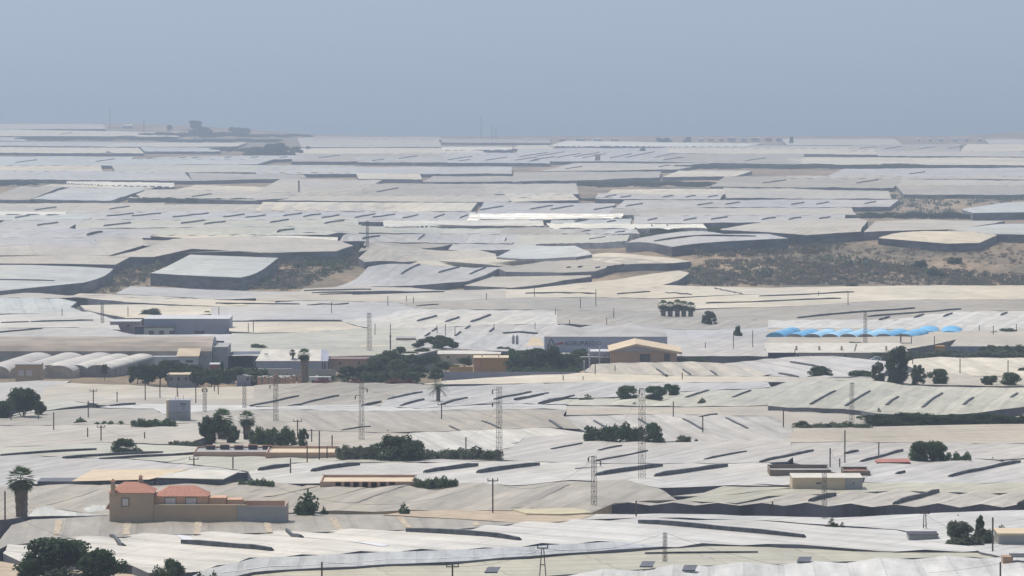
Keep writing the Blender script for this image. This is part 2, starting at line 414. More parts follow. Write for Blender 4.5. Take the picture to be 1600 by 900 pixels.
# code, outline, ridge direction, options
NEAR = r'''
W;850,935 840,898 960,890 1080,884 1200,881 1310,877 1420,871 1520,868 1650,872 1650,935;-10,-60;;h=3.6,pitch=10,amp=1.2,edge=.9;pinkish white greenhouse roof filling the bottom right corner
K;330,935 395,894 500,887 600,881 700,877 800,871 900,865 1000,860 1100,853 1200,853 1330,858 1400,861 1530,859 1600,868 1650,874 1650,880 1520,869 1420,872 1310,878 1200,882 1080,885 960,891 842,898 850,935;70,-12;1000,862 1040,861 1120,858 1175,860;h=3.3,amp=.6,vh=.35;yellowish green greenhouse roof with square skylight panels along the bottom
S;300,900 325,889 400,874 600,864 800,857 960,850 1040,857 900,865 700,877 500,887 395,894 340,905;6,-60;;h=3.4,amp=.5;narrow slate blue film strip with a white seam along the foreground
W;5,864 12,850 100,838 265,832 450,829 640,826 700,829 820,818 900,813 1000,812 1200,815 1400,828 1490,842 1530,858 1400,860 1200,852 1100,852 1040,856 960,849 800,856 600,863 400,873 325,888 300,897 232,894 195,882 50,876 30,872;60,22;255,849 300,853 345,858 390,863|637,832 720,840 803,848|977,820 1060,827 1140,834 1232,842|173,832 182,840 192,849|448,827 458,833 470,840;h=3.9,pitch=10.5,amp=1.4,edge=.6;brightest white foreground greenhouse roof with three long dark vents
W;880,813 930,804 1200,807 1310,808 1400,803 1470,799 1560,796 1650,794 1650,832 1530,838 1490,841 1400,827 1200,814 1000,811;60,-8;;h=3.4,amp=.5;off white greenhouse roof strip below the long dark net wall
W;1512,852 1560,845 1650,842 1650,884 1560,866 1533,860;60,-8;;h=3.4,amp=.6;small white greenhouse roof at the right edge beside a thin pole
H;-20,866 18,820 50,812 170,807 420,804 680,803 760,811 830,817 700,830 640,827 450,830 265,833 100,839 10,851;-6,-40;;h=3.6,pitch=11.5,amp=.5;grey meshed greenhouse roof with sandy patches below the villa wall
B;40,806 60,790 165,791 168,806;-6,-40;;h=3,amp=.7;crumpled torn bluish film roof between palm and villa
T;-20,812 -20,762 60,758 95,755 130,757 235,752 340,752 440,752 470,758 500,800 440,801 170,806 60,790 40,806;45,-18;;h=3.4,pitch=10.5,amp=1.5;tan grey greenhouse with strong diagonal folds behind the villa
T;500,800 470,758 530,756 640,757 730,755 820,757 890,750 980,750 1025,762 1058,781 960,786 925,800 800,795 640,797;45,-18;;h=3.4,pitch=12,amp=1.7,wall=1;broad tan grey greenhouse with diagonal folds behind the tall wooden pole
L;-20,764 -20,712 30,711 110,716 200,717 260,723 330,728 386,738 250,741 120,745 50,756;60,-10;;h=3.8,pitch=10,amp=1.2;smooth lilac white greenhouse roof behind the shaggy palm
G;262,722 300,713 410,707 520,709 640,719 626,722 440,722 392,737 330,728;70,-10;;h=3.4,amp=.5;pale green washed greenhouse roof in front of the pink walled yard
W;388,739 440,722 640,722 800,716 900,722 1050,722 1200,723 1240,735 1236,758 1030,763 980,751 890,751 820,758 730,756 640,758 590,752 470,754 400,752;60,-14;365,733 395,730 440,728|500,736 530,730 588,727|640,738 670,731 723,727|762,741 800,734 868,728|900,742 950,735 1005,727|1040,744 1090,737 1150,727;h=3.6,pitch=11,amp=1.4;white greenhouse roof with six curved black vents in one row
L;530,716 640,718 720,711 800,700 820,684 890,679 960,681 1040,691 1150,690 1235,692 1240,712 1230,722 1050,722 900,721 780,716 700,722 640,720;60,-16;946,716 985,709 1023,702|1082,715 1115,709 1149,703|900,728 940,727|895,700 925,692|952,701 985,695|700,712 760,706;h=3.5,pitch=10,amp=.9,vh=.5;lilac grey greenhouse roof with thin slanting vents beyond the six vent row
L;1240,723 1236,694 1330,690 1430,692 1650,690 1650,716 1560,720 1440,718 1375,726 1352,746 1300,738;60,-14;1218,706 1254,702|1325,722 1355,715 1395,707|1200,720 1230,712 1268,705|1340,709 1372,705;h=3.5,pitch=10,amp=.9,vh=.6;bluish grey greenhouse roof behind the wide leafy tree
L;1350,753 1352,746 1375,726 1440,719 1560,722 1650,718 1650,751 1500,753;55,-14;1497,743 1540,735 1605,722|1418,740 1425,738;h=3.6,pitch=11,amp=1.1,vh=.7;bluish grey greenhouse roof with one long vent beside the red roof
W;1150,757 1205,727 1275,739 1240,751 1235,758;50,-10;;h=3.5,amp=.8;small white greenhouse roof left of the flat cream warehouse
K;1062,783 1090,776 1240,763 1340,761 1350,753 1500,753 1650,752 1650,770 1400,765 1200,775 1150,786;60,-10;;h=3.1,amp=.8;yellowish green greenhouse roof behind the flat cream warehouse
X;955,788 1062,783 1150,786 1200,775 1400,765 1650,770 1650,788 1500,787 1240,787;16,-14;1238,782 1258,777 1280,772|1408,784 1430,778 1445,773 1475,765|1570,787 1590,780 1620,776;h=3.6,pitch=7.2,amp=1.3,wall=2,edge=.9;beige greenhouse whose long dark net wall faces the foreground
K;1048,776 1100,770 1130,762 1240,762 1150,772 1100,775;60,-10;;h=3.0,amp=.5
G;-20,712 -20,699 100,697 150,693 290,697 400,703 395,707 300,712 262,721 200,716 110,715 30,710;70,-9;0,710 80,705 148,701|90,714 180,709 260,705|180,717 300,709 400,703;h=3.0,amp=.4,vh=.8;pale green bed covers with three long dark shade rows
X;-20,698 -20,664 100,664 150,665 250,665 330,662 335,680 290,694 150,692 100,696;70,-7;;h=3.5,amp=.7
T;-20,663 -20,656 40,646 78,642 140,638 240,640 262,650 262,662 250,664 150,664;70,-9;;h=3.5,amp=.8
G;-20,654 55,640 62,629 85,625 110,627 137,632 136,634 76,641 40,645;60,-10;;h=3.8,amp=.6
X;60,628 70,608 100,600 200,602 280,606 400,602 400,622 300,632 230,633 150,631 110,626;70,-5;;h=3.3,amp=.8
L;-20,628 -20,600 60,596 110,596 62,626;70,-5;;h=3.3,amp=.8
T;150,633 190,623 250,621 330,624 400,622 395,634 300,633 260,636;70,-5;185,634 215,631|;h=3.6,amp=.6
W;155,637 215,631 300,633 400,635 400,641 330,642 262,649 240,639;70,-5;;h=3.2,amp=.7
T;262,664 262,650 330,643 450,641 640,642 790,640 885,640 880,650 905,669 860,667 760,671 600,676 480,672 400,675 330,682 330,662;-30,-16;536,669 560,667 578,665|682,665 691,668 702,671|748,657 760,662 774,667;h=3.6,pitch=10,amp=.6,vh=.5;broad flat tan grey greenhouse roof behind the hedge and grove
W;530,716 610,691 640,677 760,672 860,668 925,678 890,680 820,684 800,699 780,702 720,710 640,717;-40,-16;;h=3.6,amp=1.0
X;330,705 335,682 400,676 480,673 600,677 640,678 610,692 560,700 400,702;60,-8;;h=3.4,amp=.8
W;400,641 400,636 460,634 560,633 660,637 800,631 885,634 885,639 790,639 640,641 450,640;70,-3;;h=3.8,amp=1.4,pitch=6;bright white rippled film edge in front of the date palm
T;395,636 398,600 440,599 560,599 665,600 690,603 640,618 610,628 592,633 560,632 460,633;-14,-20;413,634 425,627 450,624 490,620|462,634 475,626 538,619|400,627 443,621;h=3.7,pitch=9,amp=1.6,vh=.6;tan gabled greenhouse roof with thin curved vents behind the bright rippled edge
L;592,634 620,618 690,604 830,600 850,600 850,622 890,632 800,630 660,636;50,-12;617,623 640,618 668,612|622,631 632,624|655,632 670,624|724,631 740,622|750,625 800,614|793,620 812,614 832,612|592,632 620,626;h=3.6,pitch=9,amp=1.1,vh=.7;lilac greenhouse roof with curved dark vents around the date palm
C;660,600 690,594 800,588 880,585 912,582 1060,587 1190,588 1245,590 1200,597 1060,597 850,599;80,-2;;h=3.5,amp=.5
X;912,581 925,570 960,568 1100,566 1148,569 1205,583 1190,587 1060,586;26,26;1023,577 1038,586|1075,578 1084,584|1112,580 1118,584|;h=3.9,pitch=7,amp=1.5,vh=.6
L;850,623 850,601 900,599 1060,598 1200,598 1205,606 1070,611 960,621;60,-12;825,624 850,617 885,613|852,630 880,624 905,618|860,623 900,618;h=3.6,pitch=10,amp=1.0,vh=.6
G;890,633 852,624 960,622 1070,612 1200,607 1230,607 1200,633 1060,635;60,-16;1078,621 1095,615 1112,609|1173,620 1200,610;h=3.6,pitch=11,amp=1.2,vh=.6
G;1200,634 1202,607 1230,598 1360,595 1420,604 1650,605 1650,631 1490,646 1370,645 1345,640;22,-16;1271,621 1297,611|1298,631 1303,626 1314,620|1346,634 1350,627 1358,621|1369,621 1390,613|1392,632 1396,625 1403,621|1445,635 1452,625 1475,614|1497,632 1508,621|1560,620 1590,612;h=4.6,pitch=9,amp=1.3,vh=.6;greenish white greenhouse with black net front curving above the weedy ditch
X;885,649 885,635 1060,637 1200,635 1335,638 1372,652 1335,668 1240,668 1200,651 1000,648;80,-1;;h=3.5,amp=.6
L;880,651 1000,648 1200,652 1240,668 1232,692 1150,690 1040,690 960,680 925,677 905,669 ;-40,-18;825,656 852,667|898,656 925,667|978,656 1003,669|1055,656 1086,670|1130,655 1162,669|1095,650 1120,647;h=3.6,pitch=10,amp=1.0,vh=.55
X;1232,692 1240,669 1340,668 1450,665 1560,662 1650,661 1650,691 1430,692 1330,690;80,-2;;h=3.5,amp=.7,pitch=9
T;1590,655 1582,652 1600,647 1650,645 1650,661;60,-3;;h=3.5,amp=.7
L;1130,568 1200,560 1250,557 1300,557 1370,564 1415,569 1360,590 1250,590 1180,583;-34,-14;1227,566 1250,569 1275,575|1195,582 1222,588;h=3.6,pitch=9,amp=1.4,vh=.9;slanting grey greenhouse roof with white rolled film right of the orange hall
C;1410,570 1430,562 1470,561 1540,561 1650,560 1650,590 1530,588 1440,580;-46,-16;;h=3.7,pitch=12,amp=1.4
X;1190,597 1205,589 1360,591 1440,581 1530,589 1650,591 1650,603 1440,600 1360,594 1230,597;80,-1;;h=3.4,amp=.7
'''
MIDT = r'''
L;-20,532 -20,513 75,513 160,512 212,524 360,523 398,545 395,556 352,556 350,532 200,531;80,-3;0,521 40,516 78,513;h=3.8,amp=.9
W;-20,512 -20,493 60,490 140,487 180,500 188,515 120,511;80,-3;0,503 40,502|45,502 90,501 142,500;h=3.8,amp=.9
B;-20,490 -20,465 90,466 120,472 110,480 132,487 60,489;-10,-20;;h=4,amp=1.6,pitch=12
C;132,485 125,478 215,476 330,479 330,491 258,496 200,497;80,-3;;h=3.8,amp=.6
C;110,463 125,459 250,463 330,468 430,471 430,476 330,477 200,472;80,-3;;h=3.8,amp=.6
L;181,459 205,448 290,451 400,455 470,456 470,465 330,467 300,464 ;80,-3;;h=3.8,amp=.6
X;-20,463 60,466 180,461 290,466 110,462 60,459 -20,458;80,-1;;h=3.5,amp=.5
X;400,470 400,462 460,459 475,452 560,449 640,450 700,455 790,452 800,465 620,472 470,470;80,-1;475,453 580,452|488,456 620,455|500,459 640,456|547,459 690,456;h=3.6,amp=.5,vh=1.0;wide pale greenhouse roof with rows of thin dark lines below the left bank
L;330,502 330,479 470,471 620,473 650,481 600,492 540,501 400,500;80,-2;340,473 400,474 470,475|480,476 545,475|;h=3.8,amp=.8
C;358,518 358,502 530,503 572,513 480,519 400,520;80,-2;360,501 450,502 535,502;h=3.6,amp=.6
W;530,502 600,492 645,482 790,485 870,485 870,504 700,511 620,515 575,512;40,-12;633,502 650,498 668,494|690,502 710,496|741,503 771,494;h=3.8,amp=1.3,vh=1.1
G;352,556 362,522 400,522 480,520 580,513 640,512 655,525 650,556 520,556;80,-3;;h=3.8,amp=.9
L;650,556 655,525 625,514 700,511 870,505 885,528 852,545 790,548 690,545;34,-12;658,524 665,520|693,518 704,514|714,524 722,519|722,514 733,510|783,519 786,515|786,519 840,520;h=3.8,amp=1.2,vh=1.0
T;622,473 800,466 930,464 1030,467 1030,485 900,484 790,483 652,481;80,-2;667,477 700,475|;h=3.8,amp=.9
C;790,466 790,453 1000,448 1110,448 1190,450 1200,459 1030,465 930,463;80,-2;822,458 860,457 930,458|980,459 1010,456 1030,456|1040,457 1080,460;h=3.6,amp=.6
T;870,505 870,485 1030,486 1100,499 1200,501 1200,510 1090,516 1050,515 930,508;40,-10;;h=3.8,amp=1.2,pitch=11,vh=1
L;1090,556 1068,516.5 1092,517 1200,511 1200,556;60,-14;;h=3.8,amp=.9
L;840,560 852,546 890,516 930,509 1050,516 1068,516.5 1090,556;60,-14;935,520 987,516;h=3.8,amp=.9
C;1030,484 1030,467 1200,460 1190,450 1350,448 1650,446 1650,465 1400,469 1200,480;80,-3;1200,463 1304,456|1090,474 1200,468 1300,465|1115,450 1160,459;h=3.8,amp=.6
T;1030,486 1200,481 1400,470 1650,466 1650,484 1490,487 1400,500 1200,500 1100,498;80,-7;1260,497 1340,490 1440,481|1340,495 1410,489 1485,482;h=3.8,amp=.7,vh=1.0;tan greenhouse roof with two parallel long dark vents above the blue roofs
W;1200,512 1200,501 1390,500 1490,488 1650,485 1650,512 1500,515 1300,513;30,-10;1422,496 1434,491|1478,495 1491,490|1549,493 1557,489|1388,500 1394,495;h=3.8,amp=1.2,vh=1.1
X;1200,545 1200,513 1300,514 1500,516 1650,513 1650,527 1500,530 1420,545;80,-2;;h=3.2,amp=.5
X;1484,541 1500,526 1560,523 1650,522 1650,541;80,-2;;h=3.8,amp=.5,wall=1
B;-20,456 -20,415 50,415 130,418 177,421 130,441 50,449;80,-4;0,436 50,438 90,438;h=5.5,amp=.5,flat=.3;cool white greenhouse on the left with a cream end panel
X;-20,411 -20,402 100,400 205,402 180,413 80,411;80,-3;;h=4.5,amp=.5
X;170,401 210,392 270,374 400,370 525,376 552,385 525,392 420,395 300,388 240,401;80,-3;;h=4.5,amp=.6;tan topped greenhouse along the rim above the gully
L;520,449 575,418 640,414 740,414 785,418 760,430 730,439 640,446 560,448;34,-12;597,425 632,416|638,426 670,417|688,427 720,418|730,428 755,418;h=4,amp=1.6,pitch=13,vh=1.2;gabled grey greenhouse with four slanting vents right of the scrubby bank
X;725,446 770,433 922,431 925,433 880,439 830,446 800,449;80,-5;;h=4,amp=.5
C;812,452 900,442 1000,432 1060,424 1077,428 1035,444 1110,447 1000,448;80,-8;;h=4,amp=.6;tapering cream greenhouse roof left of the scrubby hillside
T;790,424 770,416 830,406 890,406 1045,413 960,415 930,423 880,425;80,-4;885,418 892,417|903,417 910,416|930,418 938,417|948,417 955,416|967,415 975,413;h=4,amp=.5,vh=1.4
C;888,405 935,397 1000,400 1080,408 1052,411 950,411;80,-2;;h=4,amp=.5
B;776,401 815,383 898,385 925,397 900,401;70,-5;;h=5,amp=.2,flat=.3;pale tabletop greenhouse roof shaped like a trapezoid
X;560,403 572,394 640,386 740,390 775,398 775,401 630,409 570,409;80,-3;;h=4,amp=.7
C;640,413 700,406 775,402 885,403 830,407 790,416 740,413;80,-3;;h=4,amp=.6
Y;1372,371 1400,365 1450,362 1540,363 1558,369 1530,379 1480,380;-60,-4;;h=3,amp=1.2,pitch=14;pale yellow ribbed greenhouse roof crowning the scrubby hillside
X;1350,362 1368,347 1440,344 1570,347 1500,357;80,-2;;h=4,amp=.5
B;1480,359 1560,351 1650,350 1650,367 1540,365;80,-2;;h=4,amp=.5
L;978,379 1000,373 1130,367 1200,367 1232,374 1050,385;80,-4;1020,377 1100,374 1180,370|1030,374 1140,370;h=5,amp=.5,vh=.8
X;1125,359 1200,347 1340,342 1356,346 1345,361 1260,367;80,-4;;h=5,amp=.6
B;1503,326 1560,319 1650,314 1650,330 1520,332;80,-4;;h=5,amp=.5
X;-20,398 -20,386 120,385 225,384 170,399;80,-2;;h=4,amp=.5
'''
fm = lambda k: (lambda: MATS['film_' + k])
sandm = lambda: mat('wind_blown_sand', (.46, .38, .27), .95, .35, 1.5)
tarpm = lambda: mat('new_film_patch', (.68, .67, .66), .45, .06, .5)
RIB = {
 3: [('white_seam', tarpm, .45, P('345,893 420,885 500,880 600,874 700,870 800,864 900,858 1020,855'))],
 4: [('film_patch', tarpm, 1.6, P('275,831 298,843')), ('film_patch', tarpm, 1.4, P('474,841 540,847 603,855')), ('film_patch', tarpm, 1.5, P('640,824 660,832')), ('film_patch', tarpm, 1.5, P('1250,826 1375,836'))],
 7: [('sand_patch', sandm, 1.1, P(q)) for q in ('93,811 88,832', '200,809 197,831', '311,808 308,831', '416,806 421,829', '520,806 530,824', '624,805 638,822', '740,813 746,821')],
 9: [('light_fold', fm('C'), 2.0, P('52,790 90,779 128,768')), ('light_fold', fm('X'), 1.6, P('120,773 152,760')), ('light_fold', fm('C'), 1.4, P('355,776 400,761')), ('light_fold', fm('C'), 2.2, P('417,776 450,766 490,755'))],
 10: [('light_fold', fm('C'), 1.4, P('506,778 540,766 574,756')), ('light_fold', fm('X'), 2.4, P('547,787 590,772 634,757')), ('light_fold', fm('X'), 1.6, P('805,790 845,772 884,754'))],
}
def run(tab, vhd=1.0):
    for line in tab.strip().splitlines():
        f = line.split(';')
        kw = {}
        for kv in f[4].split(','):
            if kv:
                k, v = kv.split('='); kw[{'flat': 'flatness'}.get(k, k)] = float(v)
        vents = [P(t) for t in f[3].split('|') if t.strip()]
        green(f[0], P(f[1]), tuple(float(v) for v in f[2].split(',')), vents=vents, label=(f[5] if len(f) > 5 else None), **kw)
run(NEAR); run(MIDT)
# far fields: x0 x1 ytopL ytopR ybotL ybotR skew colour  number-of-vents
FAR = '''
-20 160 372 373 384 384 10 L 0
160 235 373 372 384 383 0 X 0
236 400 368 369 370 375 0 C 0
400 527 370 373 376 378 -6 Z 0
232 530 376 379 383 385 0 T 0
-20 235 359 358 371 371 10 L 0
235 560 358 352 367 366 8 G 0
-20 105 345 343 357 357 12 L 1
118 560 343 340 357 352 20 G 5
-20 140 336 331 344 342 20 B 0
142 600 331 332 342 343 14 L 12
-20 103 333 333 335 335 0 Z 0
-20 240 319 318 332 331 0 X 0
242 620 321 319 331 330 0 X 0
-20 46 292 293 311 311 60 T 0
50 172 294 296 310 313 60 B 0
200 400 297 300 309 313 20 X 0
60 235 289 290 291 294 20 C 0
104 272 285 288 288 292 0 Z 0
274 440 290 296 296 300 30 C 0
-20 300 267 270 280 282 0 L 0
300 480 271 274 282 278 0 T 0
400 560 301 302 312 303 30 X 0
432 790 307 306 313 315 50 X 0
400 735 317 318 328 330 0 C 0
745 950 317 319 333 336 18 L 4
560 735 331 332 346 345 0 L 4
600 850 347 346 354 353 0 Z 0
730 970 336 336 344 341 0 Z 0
460 780 353 355 362 365 0 G 0
780 965 356 357 366 366 0 T 0
530 800 366 367 377 380 20 L 3
802 980 367 368 382 376 -12 G 1
560 700 380 381 393 384 0 T 0
700 830 382 383 390 390 10 L 0
430 770 287 288 305 305 60 T 0
400 560 281 282 300 300 30 X 0
560 660 272 273 279 280 0 C 0
660 900 276 277 284 282 20 T 0
760 905 288 288 303 303 0 X 0
800 905 304 303 315 312 0 C 0
400 800 261 262 271 271 0 L 0
180 560 258 260 268 270 0 G 0
-20 160 260 260 267 267 0 C 0
162 400 250 248 257 256 30 B 0
-20 200 246 246 258 258 0 B 0
200 470 246 243 249 248 60 L 6
455 700 241 240 252 253 0 T 0
700 860 240 240 254 255 0 L 4
420 760 233 232 240 240 0 C 0
470 690 217 218 229 229 0 X 0
690 860 218 219 222 223 0 T 0
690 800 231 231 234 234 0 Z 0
-20 225 231 232 238 239 0 C 0
-20 240 222 224 227 229 0 L 0
226 345 231 232 236 236 0 B 0
165 370 224 224 229 228 8 C 0
-20 280 203 208 212 213 -6 C 0
-20 165 195 195 201 201 0 X 0
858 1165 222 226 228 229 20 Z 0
800 862 228 228 232 232 10 C 0
800 1035 233 232 252 252 0 L 9
1040 1330 228 229 231 232 0 X 0
1040 1370 232 233 239 241 0 C 0
1372 1650 237 238 243 245 0 X 0
1000 1250 241 242 252 256 0 T 2
1250 1650 246 248 257 258 -30 C 0
845 1060 256 256 267 264 60 X 0
800 1030 270 269 284 277 0 T 0
1035 1150 268 268 276 275 20 C 0
1290 1650 265 263 275 274 40 L 0
1110 1395 277 277 291 293 30 T 2
1230 1650 276 275 278 280 0 X 0
1400 1650 281 284 289 290 0 X 0
945 1130 297 296 303 304 10 C 0
930 1125 303 304 310 311 0 L 5
1135 1393 294 299 309 310 3 X 0
1412 1650 290 290 303 304 -2 T 0
960 1390 314 313 325 322 0 L 6
900 1000 326 326 336 336 20 T 0
1000 1340 327 325 337 335 0 X 0
990 1320 338 336 349 345 0 L 6
860 985 343 343 348 349 0 B 3
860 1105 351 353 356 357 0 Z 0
1230 1410 218 218 226 226 0 X 0
1330 1500 227 226 236 236 0 T 4
1500 1650 226 226 236 236 0 C 0
1545 1650 219 218 224 225 0 G 0
-20 40 215 216 219 220 0 L 0
475 690 214 215 217 218 0 T 0
560 860 246 247 253 254 0 L 3
862 1000 358 358 364 364 0 L 2
-20 232 385 385 385.5 385.5 0 X 0
'''
for line in FAR.strip().splitlines():
    a = line.split(); x0, x1, tl, tr, bl, br, sk = map(float, a[:7])
    if bl - tl < 1: continue
    nv = int(a[8]); vents = []
    if nv == 0 and x1 - x0 > 150 and bl - tl > 7: nv = random.choice((0, 0, 1, 2))
    for i in range(nv):
        t = (i + U(.3, .7)) / nv; x = x0 + (x1 - x0) * t
        yb = bl + (br - bl) * t; yt = tl + (tr - tl) * t; hgt = yb - yt
        y0 = yt + hgt * U(.55, .8); L = min(34, hgt * 2.4)
        vents.append([(x, y0), (x + L, y0 - hgt * .35)])
    z = min(3, (bl - tl) * .12)
    mid = lambda u, v, k: u + (v - u) * k
    n_ = max(3, int((x1 - x0) / 45)); J = (bl - tl) * .06
    sk += U(-1, 1) * hgt0 * 1.5 if (hgt0 := bl - tl) > 4 else 0
    pts = [(mid(x0, x1, i / n_), mid(bl, br, i / n_) + (U(-J, J) if 0 < i < n_ else 0)) for i in range(n_ + 1)]
    pts += [(mid(x0, x1, i / n_) + sk, mid(tl, tr, i / n_) + (U(-J, J) if 0 < i < n_ else 0)) for i in range(n_, -1, -1)]
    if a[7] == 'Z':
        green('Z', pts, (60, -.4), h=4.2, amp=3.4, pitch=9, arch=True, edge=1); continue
    green(a[7], pts, (60, -U(2, 12)) if rnd() < .6 else (U(20, 40), -12), h=3.3, amp=U(1.2, 2.2), vents=vents, vh=1.4, edge=.4)
# ---------------------------------------------------------------- vegetation
def leafmat(name, c, var=.35):
    m = mat(name, c, .75, var, .9, (1, 1, 1), .2, col2=tuple(x * (1 + var * 1.6) for x in c))
    n, l = m.node_tree.nodes, m.node_tree.links; tr = n.new('ShaderNodeBsdfTranslucent'); mx = n.new('ShaderNodeMixShader'); mx.inputs[0].default_value = .4
    b = n['Principled BSDF']; l.new(b.inputs['Base Color'].links[0].from_socket, tr.inputs[0]); l.new(b.outputs[0], mx.inputs[1]); l.new(tr.outputs[0], mx.inputs[2]); l.new(mx.outputs[0], n['Material Output'].inputs[0]); return m
LEAF = dict(brush=leafmat('leaf_brush', (.14, .122, .088)), dark=leafmat('leaf_dark', (.044, .074, .028)), mid=leafmat('leaf_mid', (.07, .11, .042)), olive=leafmat('leaf_olive', (.11, .13, .078)),
            pale=leafmat('leaf_pale', (.10, .12, .075)), fresh=leafmat('leaf_fresh', (.05, .10, .03)), dry=leafmat('leaf_dry', (.21, .17, .12)))
BARK = mat('bark', (.10, .08, .06), .9, .3, 2)
PALMBARK = mat('palm_trunk_bark', (.20, .16, .12), .9, .35, 3, (1, 1, 3))
def leaf_quads(blobs, n, size, rng, V, Fc, zs=1.0):
    """leaf clumps on and inside rounded boughs; blobs = (x,y,z,r)"""
    tot = sum(b[3] ** 2 for b in blobs)
    for b in blobs:
        for _ in range(max(6, int(n * b[3] ** 2 / tot))):
            d = Vector((rng.gauss(0, 1), rng.gauss(0, 1), rng.gauss(0, 1))); d.normalize()
            rr = b[3] * (rng.random() ** .3) * rng.uniform(.85, 1.15)
            p = Vector(b[:3]) + Vector((d.x * rr, d.y * rr, d.z * rr * .85 * zs))
            nrm = (d + Vector((rng.gauss(0, .5), rng.gauss(0, .5), rng.gauss(0, .5)))).normalized()
            t = nrm.orthogonal().normalized(); u = nrm.cross(t)
            a = rng.uniform(0, 6.28); t, u = t * math.cos(a) + u * math.sin(a), u * math.cos(a) - t * math.sin(a)
            s = size * rng.uniform(.6, 1.4); i = len(V)
            Z = lambda v: Vector((v.x, v.y, v.z * (1 + (zs - 1) * .6)))
            V += [p - Z(t * s), p - Z(u * s * .6 - nrm * s * .2), p + Z(t * s), p + Z(u * s * .6 + nrm * s * .2)]; Fc.append((i, i + 1, i + 2, i + 3))
PROTO = {}
def crown_mesh(kind, lc, seed):
    key = (kind, lc, seed)
    if key in PROTO: return PROTO[key]
    rng = random.Random(hash(kind) % 97 * 0 + seed * 131 + len(kind) * 7)
    bl = []
    if kind == 'round':
        n, size, q = 4600, 0.036, 26
        for _ in range(q):
            a = rng.uniform(0, 6.28); e = rng.uniform(0, 1) ** .6; z = rng.uniform(.25, .84)
            R = .36 * math.sqrt(max(0.05, 1 - ((z - .52) / .44) ** 2))
            bl.append((math.cos(a) * e * R, math.sin(a) * e * R, z, rng.uniform(.13, .2)))
    elif kind == 'dome':
        n, size, q = 4600, 0.034, 30
        for _ in range(q):
            a = rng.uniform(0, 6.28); e = rng.uniform(0, 1) ** .5; z = rng.uniform(.1, .86)
            R = .42 * math.sqrt(max(0.02, 1 - (z / .98) ** 2))
            bl.append((math.cos(a) * e * R, math.sin(a) * e * R, z, rng.uniform(.12, .18)))
    elif kind == 'tall':
        n, size, q = 5200, .03, 46
        for _ in range(q):
            a = rng.uniform(0, 6.28); z = rng.uniform(.16, .93)
            R = .44 * (1 - abs(z - .45) * .95)
            e = rng.random() ** .5; bl.append((math.cos(a) * R * e, math.sin(a) * R * e, z, rng.uniform(.07, .15)))
    elif kind == 'umbrella':
        n, size, q = 3600, 0.034, 26
        for _ in range(q):
            a = rng.uniform(0, 6.28); e = rng.random() ** .5; z = .5 + .34 * (1 - e * e) + rng.uniform(-.08, .04)
            bl.append((math.cos(a) * e * .42, math.sin(a) * e * .42, z, rng.uniform(.07, .12)))
    elif kind == 'shrub':
        n, size, q = 3600, 0.036, 18
        for _ in range(q):
            a = rng.uniform(0, 6.28); e = rng.random() ** .5
            z = rng.uniform(.08, .7) * (1 - .35 * e)
            bl.append((math.cos(a) * e * .38, math.sin(a) * e * .38, z, rng.uniform(.1, .18)))
        for _ in range(60):           # loose upright sprays
            a = rng.uniform(0, 6.28); e = rng.random() * .36; z = rng.uniform(.6, .95) * (1 - e)
            bl.append((math.cos(a) * e, math.sin(a) * e, z, .03))
    else:   # hedge, unit box 1 x .3 x 1
        n, size, q = 7000, .02, 90
        for i in range(q):
            x_ = rng.uniform(-.46, .46); bl.append((x_, rng.uniform(-.3, .3), rng.uniform(.1, .72) * (.85 + .45 * noise.noise(Vector((x_ * 9, seed, 0)))), rng.uniform(.045, .08)))
    V, Fc = [], []
    leaf_quads(bl, n, size, rng, V, Fc, 3.2 if kind == 'hedge' else 1.0)
    me = bpy.data.meshes.new('crown'); me.from_pydata([tuple(v) for v in V], [], Fc); me.materials.append(LEAF[lc]); PROTO[key] = me
    return me
def trunk_mesh(kind):
    key = ('trunk', kind)
    if key in PROTO: return PROTO[key]
    V, Fc = [], []
    def limb(p, q, r0, r1, k=6):
        p, q = Vector(p), Vector(q); d = (q - p).normalized(); a = d.orthogonal().normalized(); b = d.cross(a); i = len(V)
        for c, r in ((p, r0), (q, r1)):
            for j in range(k): V.append(c + a * r * math.cos(j * 6.283 / k) + b * r * math.sin(j * 6.283 / k))
        for j in range(k): Fc.append((i + j, i + (j + 1) % k, i + k + (j + 1) % k, i + k + j))
        Fc.append(tuple(i + k + j for j in range(k)))
    limb((0, 0, -.05), (.01, 0, .3), .035, .026); limb((.01, 0, .29), (.03, .01, .55), .026, .014)
    for a, z in ((0.3, .3), (2.1, .33), (3.9, .36), (5.2, .42)):
        limb((.01, 0, z - .03), (.01 + .24 * math.cos(a), .24 * math.sin(a), z + .25), .017, .006)
    me = bpy.data.meshes.new('trunk'); me.from_pydata([tuple(v) for v in V], [], Fc); me.materials.append(BARK); PROTO[key] = me
    return me
